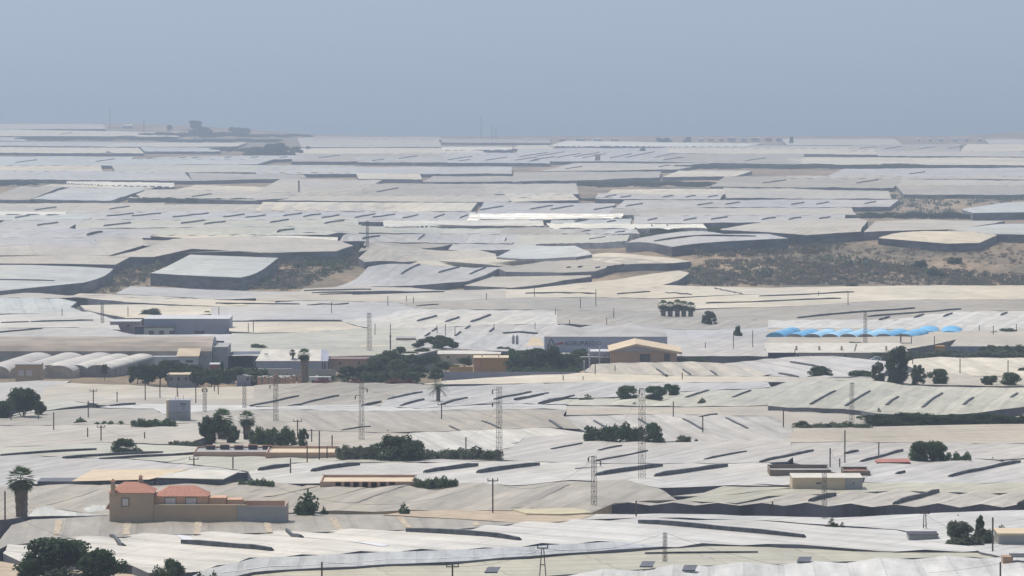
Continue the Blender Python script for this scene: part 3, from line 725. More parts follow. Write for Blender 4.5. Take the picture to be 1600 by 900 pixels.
def tree(kind, px, yb, wpx, hpx, lc='dark', label=None, cat='tree', group=None, depth=None, h=3.6, seed=None, name=None):
    p = GP(px, yb, h); s = p.y / F
    g = terr(p.x, p.y)
    name = name or {'shrub': 'shrub', 'hedge': 'hedge'}.get(kind, 'tree')
    root = empty(name, (p.x, p.y, g), label, cat, group, U(0, 6.28) if kind != 'hedge' else 0)
    seed = random.randint(0, 2) if seed is None else seed
    H = hpx * s + h; Wd = wpx * s * 1.12
    for nm, me in (('crown', crown_mesh(kind, lc, seed)), ('trunk', trunk_mesh(kind))):
        if nm == 'trunk' and wpx < 9: continue
        o = bpy.data.objects.new(nm, me); COL.objects.link(o); o.parent = root
        if nm == 'crown':
            z0 = h * .7 if kind != 'umbrella' else 0
            o.location = (0, 0, z0); o.scale = (Wd, depth or Wd, (H - z0) * 1.04)
            if kind == 'hedge': o.scale = (Wd, depth or 9, (H - z0) * 1.15)
        else: o.scale = (min(Wd, H), min(Wd, H), H)
    return root
TR = '''
round 92 905 125 66 dark|big dark fig like tree at the bottom left corner|tree
round 158 912 80 58 dark|dark tree lobe leaning right of the big foreground tree|tree
round 50 908 44 38 dark|small dark tree left of the big foreground tree|tree
shrub 100 912 110 28 olive|dusty olive shrub low in front of the big foreground tree|shrub
shrub 246 906 32 26 olive|dusty grey green shrub left of the round foreground bush|shrub
round 270 908 42 36 mid|round leafy bush at the bottom edge behind the wall net|tree
shrub 312 906 24 14 mid|small green sprig bush at the bottom edge|shrub
shrub 334 906 20 16 mid|second small green sprig bush right of its twin at the bottom|shrub
shrub 481 804 46 42 mid|loose upright green shrub right of the villa yard|shrub
shrub 506 803 14 14 mid|little green plant at the foot of the loose upright shrub|shrub
shrub 631 803 20 20 fresh|small fresh green bush standing alone on the bank|shrub
hedge 680 760 64 17 mid|low dark green bushes right of the roofless pink block building|shrub
hedge 400 757 52 10 mid|low green scrub right of the cream roofed shed|shrub
round 1498 848 44 34 olive|grey green rounded tree left half of the right edge pair|tree
tall 1531 846 24 38 mid|taller darker tree at the right edge behind thin pole|tree
shrub 1510 850 70 20 olive|low olive bush under the right edge trees|shrub
round 1541 848 26 24 olive|dusty small tree next to the thin right edge pole|tree
shrub 1565 828 18 10 olive|tiny olive bush left of the small tan hut|shrub
shrub 1300 822 22 14 olive|small olive bush at the foot of the right foreground tower|shrub
shrub 1316 822 16 7 olive|tiny flat bush right of the foreground tower bush|shrub
round 1440 722 40 36 mid|wide leafy tree, left crown, behind the red roof|tree
round 1462 722 34 33 mid|wide leafy tree, right crown, behind the red roof|tree
hedge 1492 722 46 18 fresh|low fresh green thicket right of the wide leafy tree|shrub
shrub 1551 719 8 6 olive|tiny plant dot right of the green thicket|shrub
shrub 1565 722 18 5 olive|sparse small bush right of the wide leafy tree|shrub
dome 1000 690 0 0 dark|x|x
hedge 960 689 84 30 dark|long dark hedge of dense trees left of the round hedge tree|tree
dome 1023 691 36 31 mid|round green tree at the right end of the long dark hedge|tree
dome 1068 691 26 14 olive|small olive bush right of the tallest lattice tower|shrub
dome 1089 690 11 5 olive|tiny round bush right of the small olive bush|shrub
round 981 623 34 23 mid|loose green bush left of the tallest tower top|tree
round 1024 623 36 22 fresh|loose green bush right of the tallest tower top|tree
round 1050 616 28 17 fresh|small fresh green bush at the end of the loose row|tree
shrub 918 624 28 9 olive|low olive bush left of the loose green bushes|shrub
shrub 991 632 10 5 mid|single weed tuft on the seam left of the tallest tower|shrub
shrub 1097 628 16 8 olive|dry bush on the soil spot right of the tallest tower|shrub
dome 620 718 72 42 dark|large round dark grove tree in the middle|tree
round 645 718 40 34 mid|leafy flank of the grove right of the large round tree|tree
hedge 560 716 66 22 olive|olive green hedge left of the large round grove tree|hedge
hedge 718 716 120 19 olive|long olive green hedge right of the large round grove tree|hedge
dome 190 706 46 22 mid|round green bush among the pale bed covers|shrub
shrub 214 705 22 8 mid|low green tuft right of the round bed bush|shrub
round 330 692 40 46 dark|dense tree left of the shaggy palm pair|tree
round 360 692 30 30 mid|green bush right behind the first shaggy palm|tree
hedge 425 695 68 30 mid|green tree belt right of the second shaggy palm|tree
tall 474 697 20 26 dark|small pointed tree in front of the pink walled yard|tree
hedge 290 694 50 6 olive|thin weedy strip left of the palm pair|shrub
round 36 650 54 44 dark|large dark round tree near the left edge|tree
round 8 652 30 28 dark|dark tree cut by the left edge of the view|tree
round 62 647 22 22 dark|small dark bush right of the large left tree|tree
hedge 240 667 66 14 mid|green bushes at the foot of the square advertising tower|shrub
shrub 126 660 20 10 mid|small bush left of the green bank strip|shrub
hedge 170 663 44 6 fresh|low grass green strip left of the advertising tower|shrub
dome 1285 596 48 24 dark|domed dark green bush in the right middle ground|tree
round 1345 597 40 20 mid|rounded green tree left of the tall eucalyptus|tree
tall 1372 600 26 32 olive|slim olive tree hugging the eucalyptus left side|tree
tall 1403 605 42 62 dark|tall dark eucalyptus above the right greenhouses|tree
tall 1435 600 24 30 mid|small upright tree right of the tall eucalyptus|tree
round 1466 598 32 24 mid|loose round tree second right of the eucalyptus|tree
round 1546 600 28 14 fresh|fresh green bush left of the right edge pair|tree
round 1578 600 32 20 mid|bigger green bush near the right edge|tree
round 1596 590 12 16 mid|green bush cut by the right edge|tree
hedge 1525 660 330 16 dark|dark green vines along the curved black net wall|hedge
shrub 1373 650 14 14 dark|spiky bush at the left end of the curved net wall|shrub
hedge 1300 668 110 10 olive|weedy ditch plants left of the curved net wall|hedge
round 1255 668 18 12 olive|grey green bush at the left end of the weedy ditch|shrub
dome 815 577 50 26 dark|dark low crown at the left end of the broad thicket|tree
dome 843 578 60 34 dark|dark crown in the middle of the broad thicket|tree
dome 868 578 46 42 dark|highest dark crown before the start of the lettering|tree
round 892 578 38 28 mid|green crown at the right end of the broad thicket|tree
hedge 850 585 110 14 mid|low green undergrowth below the broad thicket|hedge
round 215 588 30 16 dark|dark bush right of the second tunnel block|tree
round 232 590 30 20 dark|dark tree right of the dark tunnel bush|tree
round 285 588 30 20 dark|dark tree under the brown arched warehouse wall|tree
round 305 590 36 22 dark|dark tree left of the red canopied hut|tree
round 330 600 34 14 dark|low dark tree below the red canopied hut|tree
round 372 592 30 20 mid|leafy garden tree right of the thin cypress|tree
round 400 592 26 12 mid|low garden tree right of the leafy one|tree
dome 545 592 36 20 dark|dark tree right of the white van|tree
dome 590 590 44 30 dark|dark tree behind the reddish flower bushes|tree
dome 625 585 44 24 mid|green tree in the middle of the hamlet belt|tree
dome 652 588 40 20 dark|dark tree right in the hamlet belt|tree
round 640 562 30 14 dark|dark treetop left under the umbrella pine|tree
round 660 558 30 14 dark|dark treetop right under the umbrella pine|tree
round 725 572 26 14 mid|leafy tree left of the ochre house|tree
round 800 570 26 26 mid|leafy tree right of the ochre house|tree
round 820 570 50 24 mid|green tree at the left flank of the dark thicket|tree
round 905 566 30 22 mid|small rounded tree between thicket and white pillars|tree
shrub 960 566 40 12 mid|bushes at the left corner of the gabled orange hall|shrub
hedge 985 567 60 7 mid|low green hedge along the gabled orange hall|hedge
hedge 1072 567 60 10 mid|low hedge right of the gabled orange hall|hedge
round 945 555 16 16 mid|small tree before the left corner of the orange hall|tree
umbrella 680 552 74 30 dark|broad umbrella pine above the ochre house|tree
round 625 560 22 20 dark|small round tree left of the umbrella pine|tree
dome 605 570 60 24 dark|dark tree clump right of the white roofed warehouse|tree
hedge 640 568 90 16 dark|dark tree belt below the umbrella pine|tree
dome 568 592 40 22 dark|dark rounded bush left of the reddish flower bushes|tree
hedge 610 596 84 20 mid|green thicket above the rippled tan roof|tree
dome 680 590 26 16 mid|round bush left of the grey fence wall|tree
dome 697 575 40 12 mid|tree in front of the ochre house wall|tree
round 788 553 26 12 mid|green treetop between ochre house and thicket|tree
dome 235 499 46 20 dark|dome shaped pine above the blue grey office|tree
round 323 496 12 11 mid|small round tree over the office roof|tree
shrub 187 498 18 7 mid|small bush left of the dome shaped pine|shrub
shrub 153 515 16 6 mid|low bush at the office approach path|shrub
round 198 514 16 8 mid|low tree left of the blue grey office|tree
hedge 435 523 64 6 fresh|thin green reed strip on the pale field|hedge
round 404 553 34 16 mid|tree behind the left end of the white roofed warehouse|tree
hedge 430 552 30 6 mid|low treetops behind the white roofed warehouse|tree
hedge 250 592 90 26 dark|dark trees right of the arched tunnel houses|tree
round 262 590 34 30 dark|dense tree in front of the brown arched warehouse|tree
hedge 330 596 60 24 dark|dark tree belt right of the small flat roof|tree
tall 347 588 9 22 dark|thin cypress beside the red canopy|tree
hedge 385 590 60 18 mid|green garden belt left of the roadside palm|tree
tall 163 583 12 14 mid|small tree between the two tunnel house blocks|tree
shrub 205 596 8 10 dark|tiny dark bush on the seam below tunnel houses|shrub
tall 1108 512 26 26 dark|lone dark conifer right of the palm cluster|tree
umbrella 1153 533 14 26 mid|lone small parasol tree on a thin trunk|tree
dome 1074 510 20 6 olive|low olive bush below the palm cluster|shrub
dome 915 515 30 8 mid|low green bush above the lettered hall|shrub
hedge 1240 541 50 8 mid|bushes in front of the first blue arch|shrub
dome 1335 545 34 12 mid|green bush in front of the blue greenhouse|shrub
hedge 1540 560 330 15 olive|long olive reed belt at the right roadside|hedge
hedge 1570 556 70 18 mid|taller reed clump near the right edge road|hedge
dome 1577 524 36 14 mid|rounded trees at the right edge above the road|tree
dome 1555 525 20 8 mid|small bush left of the right edge trees|tree
round 1408 553 14 12 dark|dark treetop by the roadside warehouse end|tree
round 924 410 13 6 dark|lone dark bush on the far tan roof|tree
dome 390 245 0 0 dark|x|x
dome 418 243 36 20 dark|rounded tree in the left of the distant dark grove|tree
dome 440 243 40 22 dark|tallest rounded tree in the distant dark grove|tree
dome 396 243 36 14 dark|low left end tree of the distant dark grove|tree
dome 462 241 24 12 dark|low right end tree of the distant dark grove|tree
dome 482 235 8 7 dark|small separate tree right of the distant dark grove|tree
tall 305 215 28 26 dark|hazy tall tree on the left coast skyline|tree
round 318 217 30 20 dark|hazy bushy tree right of the tall coastal one|tree
round 368 212 24 14 dark|hazy coastal tree right of the gap|tree
round 383 213 20 14 dark|hazy coastal tree nearer the dark grove|tree
hedge 300 214 150 8 dark|long hazy scrub thicket on the left coast|hedge
hedge 345 222 170 6 dark|second hazy scrub thicket nearer on the left coast|hedge
hedge 420 214 120 5 olive|pale hazy scrub line right of the coastal trees|hedge
tall 265 205 10 10 dark|tiny hazy tree left on the coast skyline|tree
dome 1036 222 24 8 dark|hazy dark tree at the coast behind the dazzling strip|tree
dome 1074 222 14 8 dark|small hazy tree right behind the dazzling strip|tree
tall 1237 226 7 13 dark|thin hazy tree beside the coastal town|tree
dome 1004 238 12 8 dark|distant bush below the dazzling coastal strip|tree
dome 170 241 12 5 dark|distant bush in the left far fields|tree
dome 212 312 18 8 dark|distant round tree on the dark hedge line|tree
hedge 245 314 60 6 dark|distant dark hedge row in the left far fields|hedge
hedge 335 315 120 6 dark|distant dark hedge row further right|hedge
hedge 20 289 70 6 dark|distant dark hedge at the far left|hedge
hedge 360 236 60 6 dark|distant dark hedge left of the grove|hedge
hedge 150 219 220 7 dark|long distant hazy hedge on the left|hedge
hedge 1250 263 360 8 dark|long distant dark tree belt on the right|hedge
hedge 1010 291 190 9 dark|distant dark gully trees in the middle right|hedge
hedge 880 313 150 5 dark|distant dark trees below the gully|hedge
hedge 1080 363 120 7 dark|dark shrubs behind the hill crest|hedge
hedge 1420 340 150 10 dark|dark trees in the ploughed brown field|hedge
hedge 1545 340 110 8 dark|dark trees right of the ploughed brown field|hedge
dome 566 392 14 14 dark|dark tree crowning the scrubby left bank|tree
dome 1329 452 24 9 dark|dark bush at the foot of the scrubby hillside|tree
dome 1438 420 28 16 dark|dark bush high on the scrubby hillside|tree
dome 1460 432 34 14 dark|wide dark bush low on the scrubby hillside|tree
dome 1492 412 24 12 dark|dark bush near the bare part of the hillside|tree
'''
for line in TR.strip().splitlines():
    d, label, cat = line.split('|'); k, px, yb, w, hp, lc = d.split()
    if float(w) < 1: continue
    near = float(yb) > 455
    tree(k, float(px), float(yb), float(w), float(hp), lc, label, cat, 'hedges and reed belts' if cat == 'hedge' else 'trees and bushes', h=(3.7 if float(yb) > 597 else 2.0) if near else (0 if 400 < float(yb) < 455 else 1.5))
# palms
def palm(px, yt, yb, cw, label, shag=0, crown='fan', trunk_w=.35, group='palms', h=3.0):
    p = GP(px, yb, h); s = p.y / F; g = terr(p.x, p.y); H = (yb - yt) * s + h; R = cw * s / 2 * 1.15
    root = empty('palm_tree', (p.x, p.y, g), label, 'palm tree', group)
    rng = random.Random(int(px)); V, Fc = [], []
    zc = H - R * (.75 if crown == 'fan' else .55)
    for i in range(9):
        z0, z1 = zc * i / 9 - (.5 if i == 0 else 0), zc * (i + 1) / 9
        for z, r in ((z0, trunk_w * (1.15 if i else 1.5)), (z1, trunk_w)):
            for k in range(8): V.append((r * math.cos(k * .785) + .15 * math.sin(z * .2), r * math.sin(k * .785), z))
        b = i * 16
        for k in range(8): Fc.append((b + k, b + (k + 1) % 8, b + 8 + (k + 1) % 8, b + 8 + k))
    mesh_obj('trunk', V, Fc, PALMBARK, root)
    V, Fc = [], []
    nf = 44
    for i in range(nf):
        a = i * 2.399; e = math.radians(85 - 125 * (i / nf) ** .8) if crown == 'fan' else math.radians(72 - 95 * (i / nf))
        L = R * rng.uniform(.92, 1.1) * (1 if crown == 'fan' else 1.08)
        pts = []; d = Vector((math.cos(a) * math.cos(e), math.sin(a) * math.cos(e), math.sin(e))); q = Vector((0, 0, zc))
        for t in range(6):
            pts.append(q.copy()); q += d * (L / 5); d = (d + Vector((0, 0, -.16 if crown == 'fan' else -.27))).normalized()
        side = Vector((-math.sin(a), math.cos(a), 0))
        if crown == 'fan':
            c = pts[3]
            for k in range(9):
                th = (k - 4) * .33; dr = ((pts[5] - pts[2]).normalized() * math.cos(th) + side * math.sin(th)); tip = c + dr * L * .5 + Vector((0, 0, -.06 * L)); w = side.cross(dr).normalized().cross(dr) * L * .055
                j = len(V); V += [c, c + dr * L * .22 + w, tip, c + dr * L * .22 - w]; Fc.append((j, j + 1, j + 2, j + 3))
            j = len(V); V += [pts[0] - side * .03, pts[0] + side * .03, c + side * .03, c - side * .03]; Fc.append((j, j + 1, j + 2, j + 3))
        else:
            for t in range(1, 6):
                for m_ in (0, .5):
                    c = pts[t - 1].lerp(pts[t], m_); ax = (pts[t] - pts[t - 1]).normalized()
                    for sg in (-1, 1):
                        dr = (ax * .75 + side * sg * .8 + Vector((0, 0, -.25))).normalized(); j = len(V); ll = L * (.26 - .02 * t)
                        V += [c, c + ax * .09 * L * .5, c + dr * ll, c + ax * -.02]; Fc.append((j, j + 1, j + 2, j + 3))
    mesh_obj('crown', V, Fc, LEAF['mid'] if crown == 'fan' else LEAF['pale'], root)
    if shag:
        V, Fc = [], []
        for i in range(700):
            a = rng.uniform(0, 6.28); z = zc - rng.random() * shag * zc; rr = R * (.16 + .2 * (1 - (zc - z) / zc)) * rng.uniform(.7, 1.1)
            c = Vector((math.cos(a) * rr, math.sin(a) * rr, z)); t = Vector((-math.sin(a), math.cos(a), 0)) * R * .1; dn = Vector((math.cos(a) * .12, math.sin(a) * .12, -.5)) * R * .8
            j = len(V); V += [c - t, c + t, c + dn + t * .4, c + dn - t * .4]; Fc.append((j, j + 1, j + 2, j + 3))
        mesh_obj('dead_frond_skirt', V, Fc, LEAF['dry'], root)
palm(33, 732, 812, 42, 'shaggy fan palm with thick brown skirt in the left foreground', shag=.85, trunk_w=.9)
palm(684, 596, 630, 36, 'feathery date palm alone on the rippled middle roofs', crown='date', trunk_w=.45)
palm(475, 546, 597, 20, 'tall thick trunked fan palm before the white roofed warehouse', shag=.2, trunk_w=.95)
palm(347, 641, 692, 34, 'bushy crowned shaggy palm, left of the palm pair', shag=.8, trunk_w=.8)
palm(386, 644, 692, 26, 'ragged slim crowned palm, right of the palm pair', shag=.6, trunk_w=.55)
palm(457, 547, 565, 10, 'small fan palm at the gable of the white roofed warehouse', trunk_w=.3)
for i, (x, yt) in enumerate(((1036, 470), (1047, 472), (1058, 469), (1068, 471), (1079, 473))):
    palm(x, yt, 498, 16, ['leftmost', 'second', 'middle', 'fourth', 'rightmost'][i] + ' palm of the tight palm cluster on the plain', shag=.98, trunk_w=.8, group='palm cluster')
# scrub on the banks and waste ground: nobody could count it
def inpoly(x, y, pg):
    c = False
    for i in range(len(pg)):
        (x1, y1), (x2, y2) = pg[i - 1], pg[i]
        if (y1 > y) != (y2 > y) and x < (x2 - x1) * (y - y1) / (y2 - y1) + x1: c = not c
    return c
def scrub(name, pg, n, r0, r1, lc, h=0, flat=.6):
    rng = random.Random(len(pg) + n); V, Fc = [], []
    xs = [p[0] for p in pg]; ys = [p[1] for p in pg]; k = 0
    while k < n:
        x, y = rng.uniform(min(xs), max(xs)), rng.uniform(min(ys), max(ys))
        if not inpoly(x, y, pg): continue
        k += 1
        p = GP(x, y, h); r = rng.uniform(r0, r1) * (1 if rng.random() < .8 else 1.6)
        bl = [(p.x + rng.gauss(0, r * .5), p.y + rng.gauss(0, r * .5), p.z + r * flat * rng.uniform(.1, .6), r * rng.uniform(.4, .75)) for _ in range(3)]
        leaf_quads(bl, 42, r * .22, rng, V, Fc)
    o = mesh_obj(name, V, Fc, LEAF[lc]); o['kind'] = 'stuff'; return o
LEFTB = P('205,452 235,448 300,452 376,452 450,456 505,438 560,415 572,405 560,388 500,398 440,405 430,432 400,440 376,447 235,447')
LEFTC = P('120,462 180,458 215,445 232,430 260,415 290,402 240,403 215,412 180,425 140,444')
RIGHTH = P('1070,446 1110,446 1300,448 1600,448 1600,376 1560,374 1480,381 1360,374 1290,372 1230,378 1100,388 985,384 1000,395 1080,402 1085,410 1060,424 1080,430 1050,440')
scrub('scrub', LEFTB, 110, 1.2, 3.2, 'dark'); scrub('scrub', LEFTB, 700, .9, 1.8, 'brush'); scrub('scrub', LEFTC, 60, 1.2, 2.8, 'olive'); scrub('scrub', LEFTC, 260, .9, 1.8, 'brush')
RIGHTD = P('1080,446 1600,448 1600,432 1570,430 1500,424 1440,418 1360,408 1300,402 1200,404 1100,408 1085,424 1050,440')
scrub('scrub', RIGHTD, 1500, .9, 1.8, 'brush'); scrub('scrub', RIGHTH, 260, .6, 1.3, 'brush'); scrub('scrub', P('985,384 1130,380 1230,380 1290,376 1330,384 1280,396 1130,402 1000,396'), 330, 1.0, 2.6, 'brush'); scrub('scrub', RIGHTD, 120, 1.2, 3.4, 'olive'); scrub('dry_grass', RIGHTH, 500, .8, 1.6, 'dry', flat=.3)
scrub('dry_grass', LEFTB, 160, .8, 1.8, 'dry', flat=.3)
scrub('scrub', P('1390,306 1600,308 1600,316 1500,324 1500,333 1600,334 1600,345 1400,342 1380,330'), 140, 2, 4, 'olive', flat=.3)
scrub('scrub', P('1000,360 1135,360 1120,366 1000,372 985,366'), 60, 2, 4, 'dark')
scrub('scrub', P('400,596 560,596 650,600 650,590 400,588'), 120, .6, 1.4, 'olive', h=2)
# ---------------------------------------------------------------- poles, towers, cables
WOOD = mat('weathered_wood', (.10, .08, .065), .85, .3, 2); STEEL = mat('galvanised_steel', (.105, .095, .088), .6, .25, 1); CONC = mat('concrete', (.36, .34, .31), .85, .15, 1)
DARKI = mat('dark_iron', (.03, .03, .035), .6, .2, 1)
def bar(V, Fc, p, q, r, k=4):
    p, q = Vector(p), Vector(q); d = (q - p).normalized(); a = d.orthogonal().normalized(); b = d.cross(a); i = len(V)
    for c in (p, q):
        for j in range(k): V.append(c + a * r * math.cos(j * 6.283 / k + .785) + b * r * math.sin(j * 6.283 / k + .785))
    for j in range(k): Fc.append((i + j, i + (j + 1) % k, i + k + (j + 1) % k, i + k + j))
    Fc.append(tuple(i + k + j for j in range(k))); Fc.append(tuple(i + j for j in reversed(range(k))))
def pole(px, yt, yb, arm=0, m=WOOD, r=.14, adj=None):
    p = GP(px, yb, 2.5); s = p.y / F; H = (yb - yt) * s; g = terr(p.x, p.y); top = p.z - g + H
    hp = yb - yt; size = 'tall ' if hp > 42 else 'short ' if hp < 16 else ''
    desc = adj or size + ('wooden pole with crossarm' if arm else 'thin wooden pole')
    root = empty('utility_pole', (p.x, p.y, g), where(desc, px, (yt + yb) / 2), 'pole', 'poles across the plain')
    r *= max(1, p.y / 1900)
    V, Fc = [], []; bar(V, Fc, (0, 0, -.5), (0, 0, top), r, 6); mesh_obj('pole', V, Fc, m, root)
    if arm:
        V, Fc = [], []; bar(V, Fc, (-arm, 0, top - .3), (arm, 0, top - .3), r * .6); mesh_obj('crossarm', V, Fc, m, root)
        V, Fc = [], []
        for x in (-arm * .9, 0, arm * .9): bar(V, Fc, (x, 0, top - .3), (x, 0, top + .15), r * .5)
        mesh_obj('insulator', V[:8], Fc[:6], DARKI, root)
        mesh_obj('insulator', [(a, b, c) for a, b, c in V[8:16]], Fc[:6], DARKI, root)
        mesh_obj('insulator', [(a, b, c) for a, b, c in V[16:24]], Fc[:6], DARKI, root)
    return Vector((p.x, p.y, g + top))
PL = '8,767,826 303,715,736,1 364,714,742 454,716,748 480,690,731 499,673,726 511,697,724 519,680,713 487,670,699 465,656,692,1 770,748,813,1 994,782,819 1320,672,734 1297,700,741 1312,716,741 1373,691,723 728,683,716 1551,808,871 1563,878,912 503,878,912 707,882,912,1 1207,783,816 17,628,663 60,643,663 84,644,681 138,626,661 146,609,637,1 183,612,636 227,594,632 250,597,629 277,599,626 306,595,636 335,598,617 341,600,621 137,668,691 158,665,697,1 226,675,695 606,672,682 690,630,663,1 1052,627,661 1098,650,684 1224,640,676 156,545,563 264,577,600 880,586,602 911,588,601 1066,582,600 1575,563,589 1426,558,576 961,571,586 930,560,591 97,482,498 200,479,500 342,480,498 396,500,525 388,505,525 518,472,494 606,462,482 586,506,528 683,508,526 696,506,529 711,510,531 772,506,523 835,450,468 931,452,483 907,466,486 868,482,498 890,500,518 948,497,512 959,482,501 1325,455,481 1552,509,527 1530,508,521 1146,518,549 1176,516,547 1460,525,546 1497,804,815 1279,455,466 760,458,472 635,462,475 646,464,478 836,504,520 610,506,552 1102,535,550 1242,545,556 1408,520,540 1500,560,590 1588,506,522'
for t in PL.split():
    a = [float(v) for v in t.split(',')]
    pole(*a[:3], arm=a[3] * .9 if len(a) > 3 else 0)
# fence stakes by the sandy bank
for i, x in enumerate((676, 701, 727, 753, 779)):
    pole(x, 794, 802, m=CONC, r=.09, adj='small grey fence stake on the sandy bank')
for i, x in enumerate((807, 831, 858, 884)):
    pole(x, 793, 803, m=CONC, r=.09, adj='small grey fence stake on the yellow net bank')
def lattice(px, yt, yb, w=1.0, arm=None, label='', wt=None, thick=.038):
    p = GP(px, yb, 2.5); s = p.y / F; g = terr(p.x, p.y); top = p.z - g + (yb - yt) * s; wt = wt or w * .8
    root = empty('lattice_tower', (p.x, p.y, g), label, 'lattice tower', 'lattice towers', .5)
    V, Fc = [], []; th = thick * max(1, p.y / 1200)
    c = lambda k, z: Vector(((w + (wt - w) * z / top) / 2 * (1 if k in (0, 1) else -1), (w + (wt - w) * z / top) / 2 * (1 if k in (1, 2) else -1), z))
    for k in range(4): bar(V, Fc, c(k, -.5), c(k, top), th)
    n = max(4, int(top / (w * 1.1)))
    for i in range(n):
        z0, z1 = top * i / n, top * (i + 1) / n
        for k in range(4):
            if i % 2: bar(V, Fc, c(k, z0), c((k + 1) % 4, z1), th * .6, 3)
            else: bar(V, Fc, c((k + 1) % 4, z0), c(k, z1), th * .6, 3)
            bar(V, Fc, c(k, z1), c((k + 1) % 4, z1), th * .6, 3)
    mesh_obj('frame', V, Fc, STEEL, root)
    for (dx0, dx1, dz) in (arm or []):
        V, Fc = [], []; bar(V, Fc, (dx0 * s, 0, top - dz * s), (dx1 * s, 0, top - dz * s), th * 1.4)
        mesh_obj('crossarm', V, Fc, STEEL, root)
        for e in (dx0, dx1):
            if abs(e) > 3:
                V, Fc = [], []; z = top - dz * s
                for q in range(3): bar(V, Fc, (e * s, 0, z - .1 - q * .25), (e * s, 0, z - .3 - q * .25), .16, 6)
                mesh_obj('insulator', V, Fc, DARKI, root)
    return Vector((p.x, p.y, g + top))
lattice(928, 712, 800, .75, [(-10, 0, 1), (0, 12, 8)], 'slim lattice tower with a short top arm near the dark net wall')
lattice(1003, 606, 758, 1.0, [(-5, 3, 1)], 'tallest lattice tower rising in the centre right')
lattice(780, 604, 727, .9, [(-12, 0, 4), (-12, 0, 24)], 'lattice tower with two left arms behind the grove hedge')
lattice(565, 598, 696, .85, [(0, 10, 9), (-11, 0, 19)], 'lattice tower with arms on both sides left of the grove')
lattice(431, 588, 666, .85, [(-10, 0, 13)], 'lattice tower with one left arm behind the green tree belt')
lattice(382, 598, 646, .7, [(-2, 2, 1)], 'thin reddish lattice tower behind the second shaggy palm')
lattice(320, 606, 652, .7, [(-4, 4, 1)], 'thin lattice tower right of the square advertising tower')
lattice(1331, 598, 668, .8, [(-3, 3, 1)], 'lattice tower at the weedy ditch on the right')
lattice(1288, 738, 820, .65, None, 'faint lattice tower in front of the flat cream warehouse')
lattice(577, 489, 554, 1.1, [(-2, 2, 1)], 'lattice tower behind the dark trees of the hamlet')
lattice(1352, 488, 543, .9, [(-1, 1, 1)], 'lattice mast in front of the bright blue greenhouse')
lattice(160, 472, 510, .9, None, 'far lattice tower left of the dome shaped pine')
lattice(1039, 832, 887, .5, None, 'pale concrete lattice post near the bottom centre')
lattice(574, 345, 388, 1.0, None, 'far lattice tower above the scrubby left bank')
lattice(467, 282, 302, 1.2, None, 'far tiny lattice tower in the upper left fields')
lattice(1350, 340, 341, 1.2, None, 'x') if False else None
for x, yt, yb in ((752, 180, 217), (769, 195, 217), (775, 197, 217), (172, 170, 200), (225, 185, 206)):
    p = GP(x, yb, 1); s = p.y / F; g = terr(p.x, p.y); V, Fc = [], []
    root = empty('mast', (p.x, p.y, g), where('hazy thin mast standing on the coast', x, (yt + yb) / 2), 'mast', 'coastal masts')
    bar(V, Fc, (0, 0, -1), (0, 0, (yb - yt) * s), .55, 4); mesh_obj('pole', V, Fc, STEEL, root)
def aframe(px, yt, yb, wpx, label):
    p = GP(px, yb, 2.5); s = p.y / F; g = terr(p.x, p.y); top = p.z - g + (yb - yt) * s; w = wpx * s / 2
    root = empty('frame_pole', (p.x, p.y, g), label, 'pole', None, 0)
    V, Fc = [], []
    for a in (-1, 1):
        for b in (-1, 1): bar(V, Fc, (a * w, b * w * .6, -.5), (a * .14, b * .1, top), .07)
    for t in (.35, .68):
        q = w * (1 - t) + .14 * t
        bar(V, Fc, (-q, -q * .6, top * t), (q, -q * .6, top * t), .05); bar(V, Fc, (-q, q * .6, top * t), (q, q * .6, top * t), .05)
    mesh_obj('frame', V, Fc, WOOD, root)
    V, Fc = [], []; bar(V, Fc, (-.8, 0, top + .1), (.8, 0, top + .1), .09); mesh_obj('crossarm', V, Fc, WOOD, root)
    for e in (-.7, .7):
        V, Fc = [], []; bar(V, Fc, (e, 0, top + .15), (e, 0, top + .5), .09, 6); mesh_obj('insulator', V, Fc, DARKI, root)
    return Vector((p.x, p.y, g + top))
tA = aframe(848, 857, 908, 16, 'four legged pylon cut by the bottom edge of the view')
tB = aframe(1445, 803, 836, 8, 'slender A shaped pole left of the right edge trees')
def cable(a, b, sag, label, r=.022):
    V, Fc = [], []; n = 14; pts = [a.lerp(b, i / n) - Vector((0, 0, sag * 4 * (i / n) * (1 - i / n))) for i in range(n + 1)]
    for i in range(n): bar(V, Fc, pts[i], pts[i + 1], r, 3)
    o = mesh_obj('power_cable', V, Fc, DARKI); tag(o, label, 'cable', 'power cables')
def A(px, py, yb): # a point above the pixel foot
    p = GP(px, yb, 2.5); return Vector((p.x, p.y, p.z + (yb - py) * p.y / F))
cable(A(503, 878, 912), A(707, 883, 912), 0.3, 'thin cable between the two bottom edge poles left of centre')
cable(A(707, 884, 912), tA, 0.8, 'thin cable from the bottom pole to the four legged pylon')
cable(tA, A(1039, 832, 887), 1.2, 'thin cable rising from the pylon to the pale post')
cable(A(1039, 832, 887), A(1563, 880, 912), 3.5, 'thin cable from the pale post towards the bottom right pole')
cable(A(770, 750, 813), A(430, 760, 815), 3.5, 'long sagging cable left of the tall wooden pole')
cable(A(770, 752, 813), A(928, 716, 800), 2.8, 'sagging cable right of the tall wooden pole')
cable(tB, A(1551, 830, 871), 1.2, 'thin cable between the A shaped pole and its right neighbour')
cable(A(1297, 702, 741), A(1312, 718, 741), 0.8, 'short slack cable behind the flat cream warehouse')
cable(A(-20, 776, 830), A(120, 842, 930), 1.0, 'pale double wire crossing the big foreground tree')
